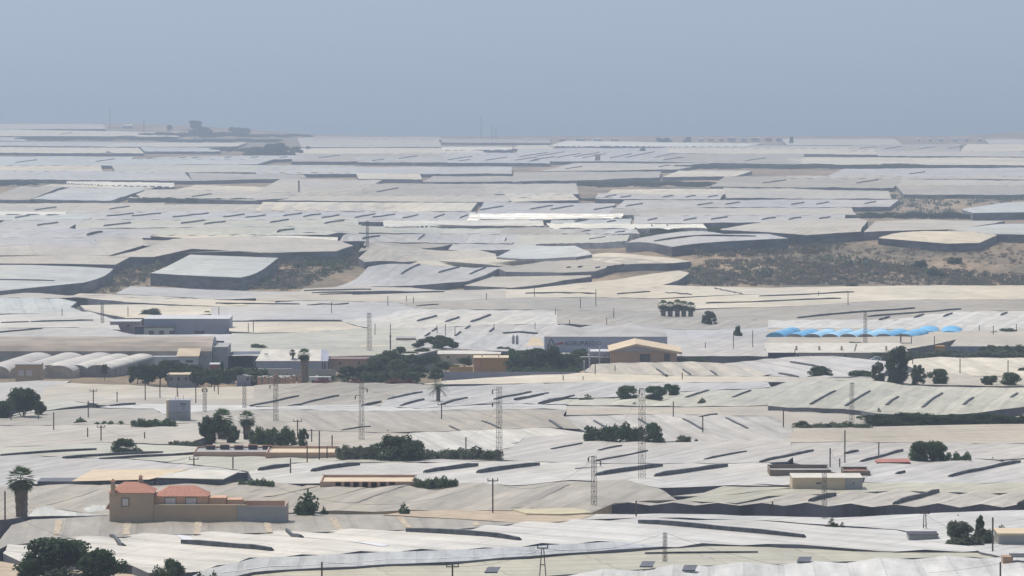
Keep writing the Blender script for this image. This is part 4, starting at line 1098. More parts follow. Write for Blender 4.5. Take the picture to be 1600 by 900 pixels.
# ---------------------------------------------------------------- buildings
def plaster(name, c, var=.08): return mat(name, c, .85, var, .25, (1, 1, 1), .2)
ORANGE = plaster('orange_plaster', (.60, .37, .24)); TANP = plaster('tan_plaster', (.50, .365, .24)); GREYP = plaster('grey_render', (.36, .35, .33)); WHITEP = plaster('white_plaster', (.55, .55, .53))
CREAMP = plaster('cream_plaster', (.62, .50, .34)); PINKP = plaster('pink_block', (.50, .33, .24)); OCHRE = plaster('ochre_plaster', (.55, .33, .12)); BLUEG = plaster('blue_grey_panel', (.36, .37, .425)); BRICKO = plaster('orange_brick', (.42, .28, .19)); BROWNW = plaster('brown_ruin', (.22, .17, .13))
TILE = mat('clay_roof_tile', (.44, .20, .13), .8, .35, 3.5, (1, 3, 1)); GLASS = mat('dark_glass', (.04, .05, .06), .15, .2, 1, spec=.6); SHUT = plaster('pale_shutter', (.60, .53, .50)); LROOF = mat('pale_sheet_roof', (.60, .555, .46), .6, .12, .3)
BROWNR = mat('brown_film_roof', (.33, .27, .21), .7, .25, .08, (1, 4, 1)); DARKS = mat('dark_shade', (.05, .05, .06), .8, .3, .5); TRIM = plaster('window_surround', (.26, .20, .15)); RUST = mat('rusty_scrap', (.25, .12, .08), .9, .5, 1.2)
BLUEF = mat('blue_film', (.13, .42, .66), .45, .25, .1, (1, 3, 1)); PBLUE = mat('pale_blue_film', (.36, .62, .78), .45, .2, .1, (1, 3, 1)); RED = mat('red_sheet', (.38, .15, .11), .7, .2, .3); INK = plaster('sign_ink', (.07, .08, .14)); INKR = plaster('sign_red', (.35, .08, .08)); CANV = mat('cream_film', (.55, .51, .43), .6, .15, .15)
class Bld:
    """x and z are given in photo pixels at the building's own distance, y in metres away from the viewer"""
    def __init__(s, name, label, cat, px, yb, h=0, group=None, yaw=0):
        p = GP(px, yb, h); s.s = p.y / F; s.g = terr(p.x, p.y); s.z0 = (p.z - s.g) / s.s
        s.root = empty(name, (p.x, p.y, s.g), label, cat, group, yaw); s.base = p
    def geo(s, boxes):
        V, Fc = [], []
        for x0, x1, y0, y1, z0, z1 in boxes:
            zz0 = (z0 + s.z0) * s.s if z0 > 0 else -1.0
            boxgeo(x0 * s.s, x1 * s.s, y0, y1, zz0, (z1 + s.z0) * s.s, V, Fc)
        return V, Fc
    def box(s, name, m, x0, x1, y0, y1, z0, z1, parent=None, more=()):
        V, Fc = s.geo([(x0, x1, y0, y1, z0, z1), *more]); return mesh_obj(name, V, Fc, m, parent or s.root)
    def poly(s, name, m, pts, faces, parent=None):
        return mesh_obj(name, [(x * s.s, y, (z + s.z0) * s.s) for x, y, z in pts], faces, m, parent or s.root)
    def hip(s, name, m, x0, x1, y0, y1, z0, z1, rx0, rx1, ov=1):
        ym = (y0 + y1) / 2; x0 -= ov; x1 += ov; y0 -= .3; y1 += .3
        return s.poly(name, m, [(x0, y0, z0), (x1, y0, z0), (x1, y1, z0), (x0, y1, z0), (rx0, ym, z1), (rx1, ym, z1)],
                      [(0, 1, 5, 4), (1, 2, 5), (2, 3, 4, 5), (3, 0, 4), (3, 2, 1, 0)])
    def window(s, x0, x1, z0, z1, y=-.05, m=GLASS, frame=TRIM, fw=1.2, name='window'):
        f = s.box('window' if name == 'window' else name, frame, x0 - fw, x1 + fw, y - .04, y + .06, z0 - fw, z1 + fw)
        s.box('pane', m, x0, x1, y - .07, y - .035, z0, z1, f); return f
def chimney(b, x, y, z0, z1, parent):
    w = 3.2
    c = b.box('chimney', TANP, x - w, x + w, y - .4, y + .4, z0, z1, parent, more=[(x - w - .8, x + w + .8, y - .5, y + .5, z1 - 6, z1 - 5), (x - w * .7, x + w * .7, y - .3, y + .3, z1, z1 + 3)])
    b.poly('chimney_cap', TILE, [(x - w - 1, y - .5, z1 + 3), (x + w + 1, y - .5, z1 + 3), (x + w + 1, y + .5, z1 + 3), (x - w - 1, y + .5, z1 + 3), (x, y, z1 + 7)], [(0, 1, 4), (1, 2, 4), (2, 3, 4), (3, 0, 4), (3, 2, 1, 0)], parent)
# villa
b = Bld('house', 'orange villa with clay tiled hip roofs and two chimneys in the left foreground', 'house', 171, 805, 4.7)
b.box('wall', TANP, 0, 69.5, 0, 6.5, 0, 35.5)
b.hip('roof', TILE, 0, 69.5, 0, 6.5, 35.5, 50, 22, 48, 2)
w1 = b.window(20.5, 29.5, 15, 26, m=SHUT, fw=2)
b.box('wing_wall', ORANGE, 70, 154, 1.2, 8, 0, 29)
b.hip('roof', TILE, 70, 154, 1.2, 8, 29, 43, 92, 132, 1.2)
b.window(87, 103, 15.5, 26, y=1.15, m=SHUT, name='shutter_window'); b.window(119.5, 135.5, 15.5, 26, y=1.15, m=SHUT, name='shutter_window')
b.poly('side_canopy', TILE, [(-7, 1, 9), (-.5, 1, 19), (-.5, 6, 19), (-7, 6, 9), (-.5, 1, 8), (-.5, 6, 8)], [(0, 1, 2, 3), (0, 4, 1), (3, 2, 5), (0, 3, 5, 4)])
rootv = b.root
b2 = b.box('chimney', TANP, 2.5, 9, -.3, .6, 30, 50, more=[(1.5, 10, -.4, .7, 44, 45.4), (3.5, 8, -.2, .5, 50, 53)])
b.poly('chimney_cap', TILE, [(1.5, -.4, 53), (10, -.4, 53), (10, .7, 53), (1.5, .7, 53), (5.7, .1, 58)], [(0, 1, 4), (1, 2, 4), (2, 3, 4), (3, 0, 4)], b2)
b3 = b.box('chimney', TANP, 43.5, 50, 3.3, 4.2, 40, 54, more=[(42.5, 51, 3.2, 4.3, 50, 51.4), (44.5, 49, 3.4, 4.1, 54, 57)])
b.poly('chimney_cap', TILE, [(42.5, 3.2, 57), (51, 3.2, 57), (51, 4.3, 57), (42.5, 4.3, 57), (46.7, 3.7, 61)], [(0, 1, 4), (1, 2, 4), (2, 3, 4), (3, 0, 4)], b3)
b.box('annex', ORANGE, 154.5, 182, 1.6, 6, 0, 26); b.box('annex', ORANGE, 183, 207, 2.2, 6, 0, 22.5); b.box('yard_wall', ORANGE, 207.5, 273, 5, 5.3, 0, 18.5)
b.box('garden_wall', TANP, 70, 201, -.1, .2, 0, 15.5); b.box('garden_wall', GREYP, 201.3, 279, -.3, 0, 0, 14.5)
b.box('garden_wall', PINKP, 277, 279, .05, 5, 0, 18.5); b.box('wall_coping', CREAMP, 70, 215, -.16, .26, 15.52, 16.6)
# sheds behind the villa
b = Bld('shed', 'cream flat roofed shed with open dark sides behind the villa', 'shed', 245, 756, 3.6)
b.poly('roof', LROOF, [(0, 0, 10), (104, 0, 7.5), (128, 12, 12), (30, 12, 14), (0, 0, 9), (104, 0, 6.5), (128, 12, 11), (30, 12, 13)], [(0, 1, 2, 3), (7, 6, 5, 4), (0, 4, 5, 1), (1, 5, 6, 2), (2, 6, 7, 3), (3, 7, 4, 0)])
b.box('wall', NET2, 2, 103, .4, 10, 0, 6.4)
b = Bld('shed', 'low tan roofed shade shed left of the cream roofed shed', 'shed', 112, 757, 3.6)
b.poly('roof', CREAMP, [(0, 0, 5), (122, 0, 8), (178, 14, 14), (24, 14, 13)], [(0, 1, 2, 3)])
b.box('wall', NET, -54, 128, .6, 8, 0, 4.5)
# pink ruined blocks
def walled(label, px, yb, w, hz, dep, m=PINKP, inner=RUST, h=4.0, name='yard_building', parts=()):
    b = Bld(name, label, 'building', px, yb, h)
    b.box('front_wall', m, 0, w, 0, .25, 0, hz); b.box('back_wall', m, 0, w, dep, dep + .25, 0, hz + 1); b.box('side_wall', m, 0, .25 / b.s, .26, dep - .01, 0, hz); b.box('side_wall', GREYP, w - .25 / b.s, w, .26, dep - .01, 0, hz)
    b.box('roof', inner, .3 / b.s, w - .3 / b.s, .28, dep - .03, .1, hz * .3)
    return b
walled('roofless pink block building between the white vents and tan folds', 500, 757, 150, 4.5, 13, inner=CREAMP)
b = walled('pink walled yard beside the grove with a pale floor', 415, 711, 112, 4, 14, inner=CREAMP)
b = walled('low orange walled yard with dark junk left of the grove', 302, 709, 120, 3, 12, inner=GREYP)
for i in range(5):
    b = Bld('crate', where('dark stacked junk crate in the low orange yard', 330 + i * 20, 698), 'crate', 322 + i * 22, 701, 4.6); b.box('slats', DARKS, 0, 14, 0, 1.2, 0, 4 + i % 2); b.box('lid', RUST, -.5, 14.5, -.1, 1.3, 4.2 + i % 2, 5 + i % 2)
for i in range(7):
    b = Bld('pallet', ['leftmost', 'second', 'third', 'middle', 'fifth', 'sixth', 'rightmost'][i] + ' weathered pallet stack in front of the roofless pink block', 'pallet', 524 + i * 14, 757, 4.0); b.box('boards', WOOD, 0, 9, 0, 1, 0, 3); b.box('deck', RUST, -.4, 9.4, -.1, 1.1, 3.2, 4)
# flat cream warehouse
b = Bld('warehouse', 'flat cream warehouse with small dark windows on the right', 'warehouse', 1238, 761, 4.0)
b.box('wall', CREAMP, 0, 83, 0, 9, 0, 14); b.box('shaded_wall_section', GREYP, 83.3, 110, -.1, 8.9, 0, 13.8)  # grey section paints the shade on the wall's right-hand face
b.box('roof', LROOF, -.5, 110.5, -.3, 9.3, 14.1, 15)
for x0, x1 in ((38, 41), (42, 45), (95, 97)): b.window(x0, x1, 5, 7, y=-.16 if x0 > 83 else -.05, fw=.3)
# brown low sheds behind it
b = walled('long low brown ruined wall behind the flat cream warehouse', 1203, 741, 96, 7, 10, m=BROWNW, inner=GREYP)
b = walled('short brown ruined wall under the tall right pole', 1318, 740, 42, 4, 8, m=BROWNW, inner=RUST)
b = Bld('red_shed', 'low red roofed shed left of the wide leafy tree', 'shed', 1370, 724, 4.0)
b.box('wall', RED, 0, 52, 0, 6, 0, 1.5); b.poly('roof', RED, [(-1, -.2, 1.7), (53, -.2, 2.5), (53, 6.2, 3.6), (3, 6.2, 3.2)], [(0, 1, 2, 3)])
# advertising tower
b = Bld('advertising_tower', 'square advertising tower with faded lettering, front painted shade grey, side painted sunlit tan', 'tower', 260, 658, 3.8)
b.box('block', BLUEG, 4, 36.5, 0, 4, 14, 33); b.box('sunlit_side', CREAMP, 0, 3.8, 0, 4, 0, 33); b.box('base', GREYP, 4, 36.5, .2, 4, 0, 13.6)  # cream side carries sunlight, blue-grey front carries shade, both in colour
def text(b, s_, x, z, size, m, y=-.12, parent=None, yaw=0):
    c = bpy.data.curves.new('lettering', 'FONT'); c.body = s_; c.size = size * b.s; c.extrude = .02; c.offset = .008 * size * b.s
    t = bpy.data.objects.new('lettering', c); COL.objects.link(t)
    bpy.context.view_layer.update(); dg = bpy.context.evaluated_depsgraph_get(); me = bpy.data.meshes.new_from_object(t.evaluated_get(dg)); bpy.data.objects.remove(t)
    me.materials.clear(); me.materials.append(m)
    o = bpy.data.objects.new('lettering', me); COL.objects.link(o); o.parent = parent or b.root
    o.rotation_euler = (math.pi / 2, 0, 0); o.location = (x * b.s, y, (z + b.z0) * b.s); return o
sgn = b.box('sign_panel', BLUEG, 20, 34, -.09, -.02, 16, 31); 
b.box('faded_emblem', INK, 22, 31, -.14, -.1, 26, 28, sgn, more=[(23, 30, -.14, -.1, 23, 24), (26, 28, -.14, -.1, 19, 20.5)])
for x in (14, 18, 26): b.box('antenna', STEEL, x, x + .5, 1, 1.1, 33.2, 40 if x != 18 else 46)
# hamlet ---------------------------------------------------------
b = Bld('packing_hall', 'long blue grey packing hall lettered AGRUPAEJIDO behind dark trees', 'hall', 851, 566, 1)
b.box('wall', BLUEG, 0, 192, 0, 40, 0, 40)
b.poly('roof', mat('grey_sheet_roof', (.40, .375, .34), .7, .15, .1), [(-1, -.3, 40.2), (55, -.3, 40.2), (110, -.3, 40.2), (192, -.3, 40.2), (-1, 45, 41), (30, 30, 50), (75, 30, 42), (140, 30, 52), (192, 45, 42)], [(0, 1, 5), (0, 5, 4), (1, 2, 6), (1, 6, 5), (2, 3, 7), (2, 7, 6), (3, 8, 7)])
text(b, 'AGRUPA', 31, 26.5, 9.5, INK); text(b, 'EJIDO', 64, 26.5, 9.5, plaster('sign_grey', (.17, .19, .27)))
lg = []
V, Fc = [], []
for i in range(16):
    t0, t1 = i / 16, (i + 1) / 16
    f = lambda t: Vector(((6 + 9 * t) * b.s, -.15, (b.z0 + 24 + 12 * math.sin(math.pi * (t * .9 + .05))) * b.s))
    bar(V, Fc, f(t0), f(t1), .16)
mesh_obj('logo_arc', V, Fc, INK, b.root)
V, Fc = [], []; bar(V, Fc, ((17) * b.s, -.15, (b.z0 + 28) * b.s), (29 * b.s, -.15, (b.z0 + 31) * b.s), .22); bar(V, Fc, ((17) * b.s, -.15, (b.z0 + 28) * b.s), (30 * b.s, -.15, (b.z0 + 29) * b.s), .16); mesh_obj('logo_swoosh', V, Fc, INKR, b.root)
b = Bld('gabled_hall', 'gabled orange brick hall with a pale roof edge in the hamlet', 'hall', 954, 568, 2)
b.poly('wall', BRICKO, [(0, 0, -14), (104, 0, -14), (104, 0, 18), (40, 0, 28), (0, 0, 19), (0, 18, -14), (104, 18, -14), (104, 18, 18), (40, 18, 28), (0, 18, 19)], [(0, 1, 2, 3, 4), (1, 6, 7, 2), (5, 0, 4, 9), (9, 8, 7, 6, 5)])
b.poly('gable_panel', BLUEG, [(3, -.1, 19), (40, -.1, 27), (88, -.1, 19.5)], [(0, 2, 1)])
b.poly('roof', CREAMP, [(-3, -.6, 19.5), (40, -.6, 31), (112, -.6, 18), (112, 20, 20), (40, 20, 33), (-3, 20, 21.5), (-3, -.6, 18), (40, -.6, 27.6), (112, -.6, 14)], [(0, 1, 4, 5), (1, 2, 3, 4), (6, 7, 1, 0), (7, 8, 2, 1)])
b.box('door', GLASS, 46, 62, -.12, -.02, 0, 15); b.box('door', GLASS, 84, 93, -.12, -.02, 0, 15)
# blue grey office
b = Bld('office_building', 'blue grey flat office and hall below the dome shaped pine', 'office', 224, 526, 1)
b.box('wall', BLUEG, 0, 134, 4, 26, 0, 26); b.box('roof', WHITEP, -.3, 134.3, 3.8, 26.3, 26.2, 27)
b.box('office_front', WHITEP, -12, 47, 0, 3.9, 0, 14); b.box('entrance', mat('dark_blue_panel', (.05, .09, .14), .5, .1, 1), -13, 1, -.2, 3.8, 0, 14.5); b.box('office_roof', DARKS, -13, 48, -.4, 3.9, 14.7, 16)
for x in (9, 25, 41): b.window(x, x + 7, 3, 9, y=-.05, fw=.4)
b.box('loading_door', GLASS, 79, 95, 3.86, 3.97, 0, 8)
text(b, 'A', -10, 5, 4, WHITEP, y=-.26) if False else None
b = Bld('low_house', 'low mauve walled house left of the dome shaped pine', 'house', 172, 515, 2)
b.box('wall', plaster('mauve_plaster', (.33, .26, .28)), 0, 46, 0, 12, 0, 12); b.box('roof', WHITEP, -1, 47, -.3, 12.3, 12.1, 13); b.window(8, 12, 4, 8, fw=.3); b.window(26, 30, 4, 8, fw=.3)
# brown arched warehouse
def vault(b, name, m, x0, x1, y0, y1, z0, z1, axis='x', parent=None, n=10, ends=None):
    V, Fc = [], []
    for i in range(n + 1):
        a = math.pi * i / n
        if axis == 'x':
            y = (y0 + y1) / 2 - math.cos(a) * (y1 - y0) / 2; z = z0 + math.sin(a) * (z1 - z0)
            V += [(x0, y, z), (x1, y, z)]
        else:
            x = (x0 + x1) / 2 - math.cos(a) * (x1 - x0) / 2; z = z0 + math.sin(a) * (z1 - z0)
            V += [(x, y0, z), (x, y1, z)]
    for i in range(n): Fc.append((2 * i, 2 * i + 1, 2 * i + 3, 2 * i + 2))
    o = b.poly(name, m, V, Fc, parent)
    b.poly('end_wall', ends or m, V[::2], [tuple(range(n + 1))], parent); b.poly('end_wall', ends or m, V[1::2], [tuple(range(n, -1, -1))], parent)
    return o
b = Bld('arched_warehouse', 'long brown arched warehouse stretching in from the left edge', 'warehouse', -30, 572, 1)
vault(b, 'roof', BROWNR, 0, 361, 3, 34, 14, 40, ends=BLUEG); b.box('wall', GREYP, 0, 361, 3.1, 33.8, 0, 14)
b.box('lower_wall', WHITEP, 270, 340, 0, 3, 0, 15); b.poly('awning', CREAMP, [(306, -.4, 15.5), (342, -.4, 15.5), (345, 9, 34), (310, 9, 34)], [(0, 1, 2, 3)])
b.window(299, 311, 6, 9, fw=.4); b.window(321, 332, 6, 9, fw=.4)
b.box('end_annex', GREYP, 362, 385, 6, 26, 0, 28)
b = Bld('dark_shed', 'dark roofed open shed right of the brown arched warehouse', 'shed', 350, 570, 1)
b.box('wall', BRICKO, 0, 56, 0, 12, 0, 8); b.poly('roof', mat('slate_sheet', (.08, .10, .14), .6, .2, .3), [(-4, -.5, 8.2), (58, -.5, 8.2), (54, 12, 17), (10, 12, 17)], [(0, 1, 2, 3)])
# tunnel houses: arched bays
def tunnels(label, px, yb, bays, wpx, ztop, zw, dep, skew, m, mend, name='tunnel_house', h=1):
    b = Bld(name, label, 'greenhouse', px, yb, h)
    for k in range(bays):
        x0, x1 = k * wpx, (k + 1) * wpx; V, Fc = [], []; n = 10
        for i in range(n + 1):
            a = math.pi * i / n; x = (x0 + x1) / 2 - math.cos(a) * (x1 - x0) / 2; z = zw + math.sin(a) * (ztop - zw)
            V += [(x, 0, z), (x + skew, dep, z)]
        for i in range(n): Fc.append((2 * i, 2 * i + 1, 2 * i + 3, 2 * i + 2))
        b.poly('arched_roof', m, V, Fc)
        e = [v for v in V[::2]]; b.poly('end_panel', mend, [(x, y - .02, z) for x, y, z in e] + [(x1, -.02, -12), (x0, -.02, -12)], [tuple(range(len(e) + 2))])
    x1 = bays * wpx
    b.poly('side_wall', mend, [(x1, 0, -12), (x1 + skew, dep, -12), (x1 + skew, dep, zw), (x1, 0, zw)], [(0, 1, 2, 3)])
    return b
TUNF = mat('tunnel_film', (.50, .455, .39), .5, .15, .1, (1, 3, 1)); TUNE = mat('tunnel_end_film', (.42, .36, .28), .6, .2, .4); TUNW = mat('tunnel_net', (.26, .24, .21), .8, .2, .3)
b = tunnels('row of beige arched tunnel houses at the left edge', -35, 586, 3, 50, 15, 3, 58, 44, TUNF, TUNE)
b = tunnels('second block of cream arched tunnel houses before the brown warehouse', 60, 583, 3, 38, 13, 6, 50, 50, CANV, TUNW, h=1.2)
b = Bld('pump_house', 'small tan pump house with two pale windows at the tunnel houses', 'house', 24, 596, 1)
b.box('wall', TANP, 0, 40, 0, 8, 0, 26); b.box('roof', GREYP, -.5, 40.5, -.3, 8.3, 26.1, 27); b.window(4, 14, 8, 18, m=SHUT, fw=.5); b.window(17, 27, 8, 18, m=SHUT, fw=.5)
# flat roofs among the trees
def house(label, px, yb, w, hz, dep, wall=WHITEP, roof=LROOF, win=0, h=1, name='flat_house', rh=1.2, ov=1, door=False):
    b = Bld(name, label, 'house', px, yb, h)
    b.box('wall', wall, 0, w, 0, dep, 0, hz); b.box('roof', roof, -ov, w + ov, -.3, dep + .3, hz + .1, hz + rh)
    for i in range(win):
        x = w * (i + .5) / win; b.window(x - 1.6, x + 1.6, hz * .4, hz * .75, fw=.3)
    if door: b.box('door', GLASS, w * .7, w * .7 + 3.5, -.1, -.02, 0, hz * .6)
    return b
house('small flat tan house with arched openings among dark trees', 262, 600, 46, 14, 9, GREYP, CREAMP, 4)
house('red canopied hut beside the thin cypress', 328, 580, 14, 10, 6, mat('dark_red_plaster', (.30, .08, .08), .8, .1, .5), WHITEP, 0)
house('little white roofed hut left of the garden belt', 350, 594, 16, 6, 6, GREYP, WHITEP)
house('grey flat roofed hut with white edge near the roadside palm', 370, 598, 34, 10, 7, BLUEG, WHITEP, 1)
b = Bld('warehouse', 'white roofed warehouse with grey walls behind the roadside palm', 'warehouse', 400, 576, 1)
b.box('wall', BLUEG, 0, 112, 0, 18, 0, 12); b.poly('roof', LROOF, [(-1, -.3, 12.1), (102, -.3, 12.1), (100, 12, 26), (8, 12, 26)], [(0, 1, 2, 3)])
b.poly('gable', BLUEG, [(102, 0, 12), (113, 0, 12), (112, 12, 24), (100, 12, 26)], [(0, 1, 2, 3)]); b.box('door', GLASS, 103, 105, -.12, -.02, 0, 10); b.box('door', GLASS, 107, 109, -.12, -.02, 0, 10)
b.box('skylight', WHITEP, 12, 18, 5, 5.4, 20, 22)
b = Bld('boundary_wall', 'long low grey wall in front of the white roofed warehouse', 'wall', 385, 585, 2); b.box('wall', GREYP, 0, 140, 0, .3, 0, 8); b.box('coping', WHITEP, 0, 72, -.1, .4, 8.1, 9.2)
house('brick outbuilding right of the white roofed warehouse', 516, 575, 60, 13, 10, BRICKO, mat('brown_sheet', (.20, .13, .11), .8, .2, .5), 2)
house('tan ruin with a stump chimney beside the hamlet lattice tower', 563, 551, 48, 7, 10, CREAMP, CREAMP, 0, h=2)
b = Bld('low_wall_house', 'small pink walled store left of the umbrella pine', 'house', 619, 538, 2.5); b.box('wall', PINKP, 0, 30, 0, 9, 0, 9); b.box('roof', GREYP, -.4, 30.4, -.3, 9.3, 9.1, 10)
b = Bld('chimney_stack', 'dark chimney post left of the umbrella pine', 'chimney', 609, 552, 2.5); b.box('shaft', DARKS, 0, 2, 0, .5, 0, 26); b.box('cap', DARKS, -.5, 2.5, -.1, .6, 26.1, 28)
house('cream roofed terrace house behind the ochre house', 684, 563, 98, 9, 16, CREAMP, LROOF, 3)
house('long pale terrace roof between the umbrella pine and packing hall', 665, 552, 100, 5, 12, GREYP, CREAMP, 0)
house('white flat shed roof under the umbrella pine', 648, 573, 32, 8, 10, WHITEP, WHITEP, 1)
b = Bld('house', 'ochre walled house with flat tan roof right of the umbrella pine', 'house', 740, 581, 1)
b.box('wall', OCHRE, 14, 54, 0, 10, 0, 21); b.box('wing', ORANGE, 0, 13.6, 1.5, 9, 0, 20); b.box('roof', CREAMP, -.6, 55, -.4, 10.4, 21.2, 22.4); b.box('chimney', CREAMP, 12, 14, 3, 3.6, 22.6, 26); b.box('chimney', CREAMP, 38, 40, 3, 3.6, 22.6, 26)
b.box('low_wall', OCHRE, -38, -1, -.5, 0, 0, 8)
b = Bld('fence_wall', 'long blue grey corrugated fence below the ochre house', 'fence', 690, 590, 1.5); b.box('panel', BLUEG, 0, 212, 0, .15, 0, 9)
for i in range(8): b.box('post', GREYP, i * 27, i * 27 + 1, -.2, -.01, 0, 10)
# flowers and scrap behind the tan gables
FLOW = leafmat('red_blossom', (.20, .075, .075))
LEAF['flower'] = FLOW
for i, (x, w) in enumerate(((505, 34), (555, 30), (618, 34), (640, 20))): tree('shrub', x, 598, w, 9, 'flower', where('red blossoming bush', x, 592), 'shrub', 'blossoming bushes')
for i, x in enumerate(range(402, 500, 9)):
    if 465 < x < 485: continue
    b = Bld('scrap_heap', where('pinkish heap of crates and scrap', x, 588), 'scrap', x, 594 + (i % 3), 2.5, 'crates and scrap of the yard')
    b.box('stack', PINKP, 0, 6 + i % 3, 0, 2, 0, 4 + (i * 5 % 4)); b.box('tarp', RUST if i % 2 else WHITEP, 1, 5, -.2, 1.6, 4.2 + (i * 5 % 4), 5.6 + (i * 5 % 4))
house('pale grey garage left of the roadside palm trunk', 392, 598, 60, 7, 8, GREYP, GREYP, 0)
b = Bld('van', 'white van parked right of the roadside palm trunk', 'van', 483, 598, 2.2); b.box('body', WHITEP, 0, 34, 0, 2.4, 2, 9); b.box('window', GLASS, 14, 30, -.06, -.01, 5, 8)
for x in (6, 27):
    V, Fc = [], []; bar(V, Fc, (x * b.s, -.1, (b.z0 + 1.8) * b.s), (x * b.s, .2, (b.z0 + 1.8) * b.s), .38, 10); mesh_obj('wheel', V, Fc, DARKS, b.root)
# white pillars and gate
for i, (x, yt, yb, w) in enumerate(((920, 545, 582, 2.2), (936, 542, 570, 1.6), (912, 565, 590, 1.4))):
    b = Bld('gate_pillar', where('white pillar of the hamlet entrance', x, (yt + yb) / 2), 'pillar', x, yb, 2, 'white pillars'); b.box('shaft', WHITEP, 0, w, 0, .4, 0, yb - yt); b.box('cap', WHITEP, -.6, w + .6, -.1, .5, yb - yt + .1, yb - yt + 1.2)
house('white flat annex between thicket and orange hall', 921, 572, 32, 22, 10, BLUEG, WHITEP, 2)
# silos
for i, x in enumerate((802, 808)):
    b = Bld('silo', ['left', 'right'][i] + ' grey feed silo of the pair left of the packing hall', 'silo', x, 545, 2, 'feed silos')
    V, Fc = [], []; R = 2.2 * b.s; k = 10
    for z, r in ((6, .3), (9, 1), (19, 1), (22, .2)):
        for j in range(k): V.append((math.cos(j * 6.283 / k) * R * r, math.sin(j * 6.283 / k) * R * r, (z + b.z0) * b.s))
    for q in range(3):
        for j in range(k): Fc.append((q * k + j, q * k + (j + 1) % k, q * k + k + (j + 1) % k, q * k + k + j))
    mesh_obj('tank', V, Fc, GREYP, b.root)
    for sx in (-1, 1): b.box('leg', STEEL, sx * 1.8 - .2, sx * 1.8 + .2, -.1, .1, 0, 9)
# orange cargo tarp behind packing hall left
b = Bld('store', 'small store with sunlit orange roof left of the packing hall', 'house', 822, 548, 2); b.box('wall', GREYP, 0, 28, 0, 10, 0, 6); b.poly('roof', CREAMP, [(-1, -.3, 6.2), (30, -.3, 6.2), (22, 10, 18), (8, 10, 18)], [(0, 1, 2, 3)])
# huts on the plain
house('row of small grey huts on the plain above the packing hall', 956, 512, 36, 9, 5, BLUEG, GREYP, 4)
house('tiny grey hut roof on the tan plain at the upper right', 1523, 472, 18, 3, 5, GREYP, RUST)
house('tiny hut beside the conifer hill foot', 1282, 466, 10, 3, 4, GREYP, GREYP)
house('small concrete hut on the far lilac fields', 222, 335, 34, 4, 8, GREYP, BLUEG, h=1)
house('square pale blockhouse standing in the far slatted fields', 930, 254, 8, 12, 10, PINKP, PINKP, h=1)
# long roadside warehouse
b = Bld('roadside_warehouse', 'long roadside warehouse with cream roof and grey wall on the right', 'warehouse', 1198, 561, 1.5)
b.box('wall', GREYP, 44, 222, 0, 16, 0, 10); b.box('dark_wall', mat('dark_blue_net', (.06, .08, .12), .8, .2, .5), 0, 43.6, 0, 16, 0, 10)
b.poly('roof', LROOF, [(-1, -.4, 10.2), (223, -.4, 10.2), (215, 16, 20), (0, 16, 20)], [(0, 1, 2, 3)])
for x in (46, 82, 117, 187): b.box('roof_vent', TANP, x, x + 3, 4, 4.5, 12, 19)
for x in (48, 72, 122): b.window(x, x + 2, 4, 7, fw=.2)
b.poly('ladder', WOOD, [(137, 2, 12), (139, 2, 12), (146, 14, 19), (144, 14, 19)], [(0, 1, 2, 3)])
b = Bld('grey_store', 'grey net sided store right of the orange hall', 'shed', 1078, 560, 1.5); b.box('wall', GREYP, 0, 66, 0, 8, 0, 9); b.box('door', GLASS, 25, 38, -.1, -.02, 0, 5); b.box('roof', GREYP, -.4, 66.4, -.3, 8.3, 9.1, 9.8)
b = Bld('cargo_box', 'butter yellow cargo box beside the roadside road', 'container', 1144, 560, 1.5); b.box('body', CREAMP, 0, 18, 0, 2.6, 0, 9); b.box('door', OCHRE, 14, 17.5, -.06, -.01, 1, 8)
# blue greenhouses, one arched structure
b = Bld('blue_greenhouse', 'bright blue film greenhouse with a row of arched bays', 'greenhouse', 1195, 538, 1.2)
xs = [(0, 31, 0), (31, 60, 1), (60, 88, 1), (88, 116, 1), (116, 144, 1), (144, 172, 1), (172, 200, 1), (200, 232, 1)]
for i, (x0, x1, t) in enumerate(xs):
    V, Fc = [], []; n = 10; zt = 16.5 if i else 19
    zw = 9.5 if i else 8
    sk = 34; dep = 28
    for q in range(n + 1):
        a = math.pi * q / n; x = (x0 + x1) / 2 - math.cos(a) * (x1 - x0) / 2; z = zw + math.sin(a) * (zt - zw)
        V += [(x, 0, z), (x + sk, dep, z)]
    for q in range(n): Fc.append((2 * q, 2 * q + 1, 2 * q + 3, 2 * q + 2))
    b.poly('arched_roof', BLUEF if i in (0, 1, 7, 6) else PBLUE, V, Fc)
    e = V[::2]; b.poly('end_panel', BLUEF if i == 0 else TUNW, [(x, -.03, z) for x, y, z in e] + [(x1, -.03, -8), (x0, -.03, -8)], [tuple(range(len(e) + 2))])
b.poly('side_wall', PBLUE, [(232, 0, -8), (266, 28, -8), (266, 28, 9.5), (232, 0, 9.5)], [(0, 1, 2, 3)])
for i, x in enumerate((1300, 1380, 1440)):
    pass
b = tunnels('far end bays of bright blue film behind the arched greenhouse', 1430, 530, 2, 36, 13, 4, 30, 14, BLUEF, BLUEF, name='blue_tunnel')
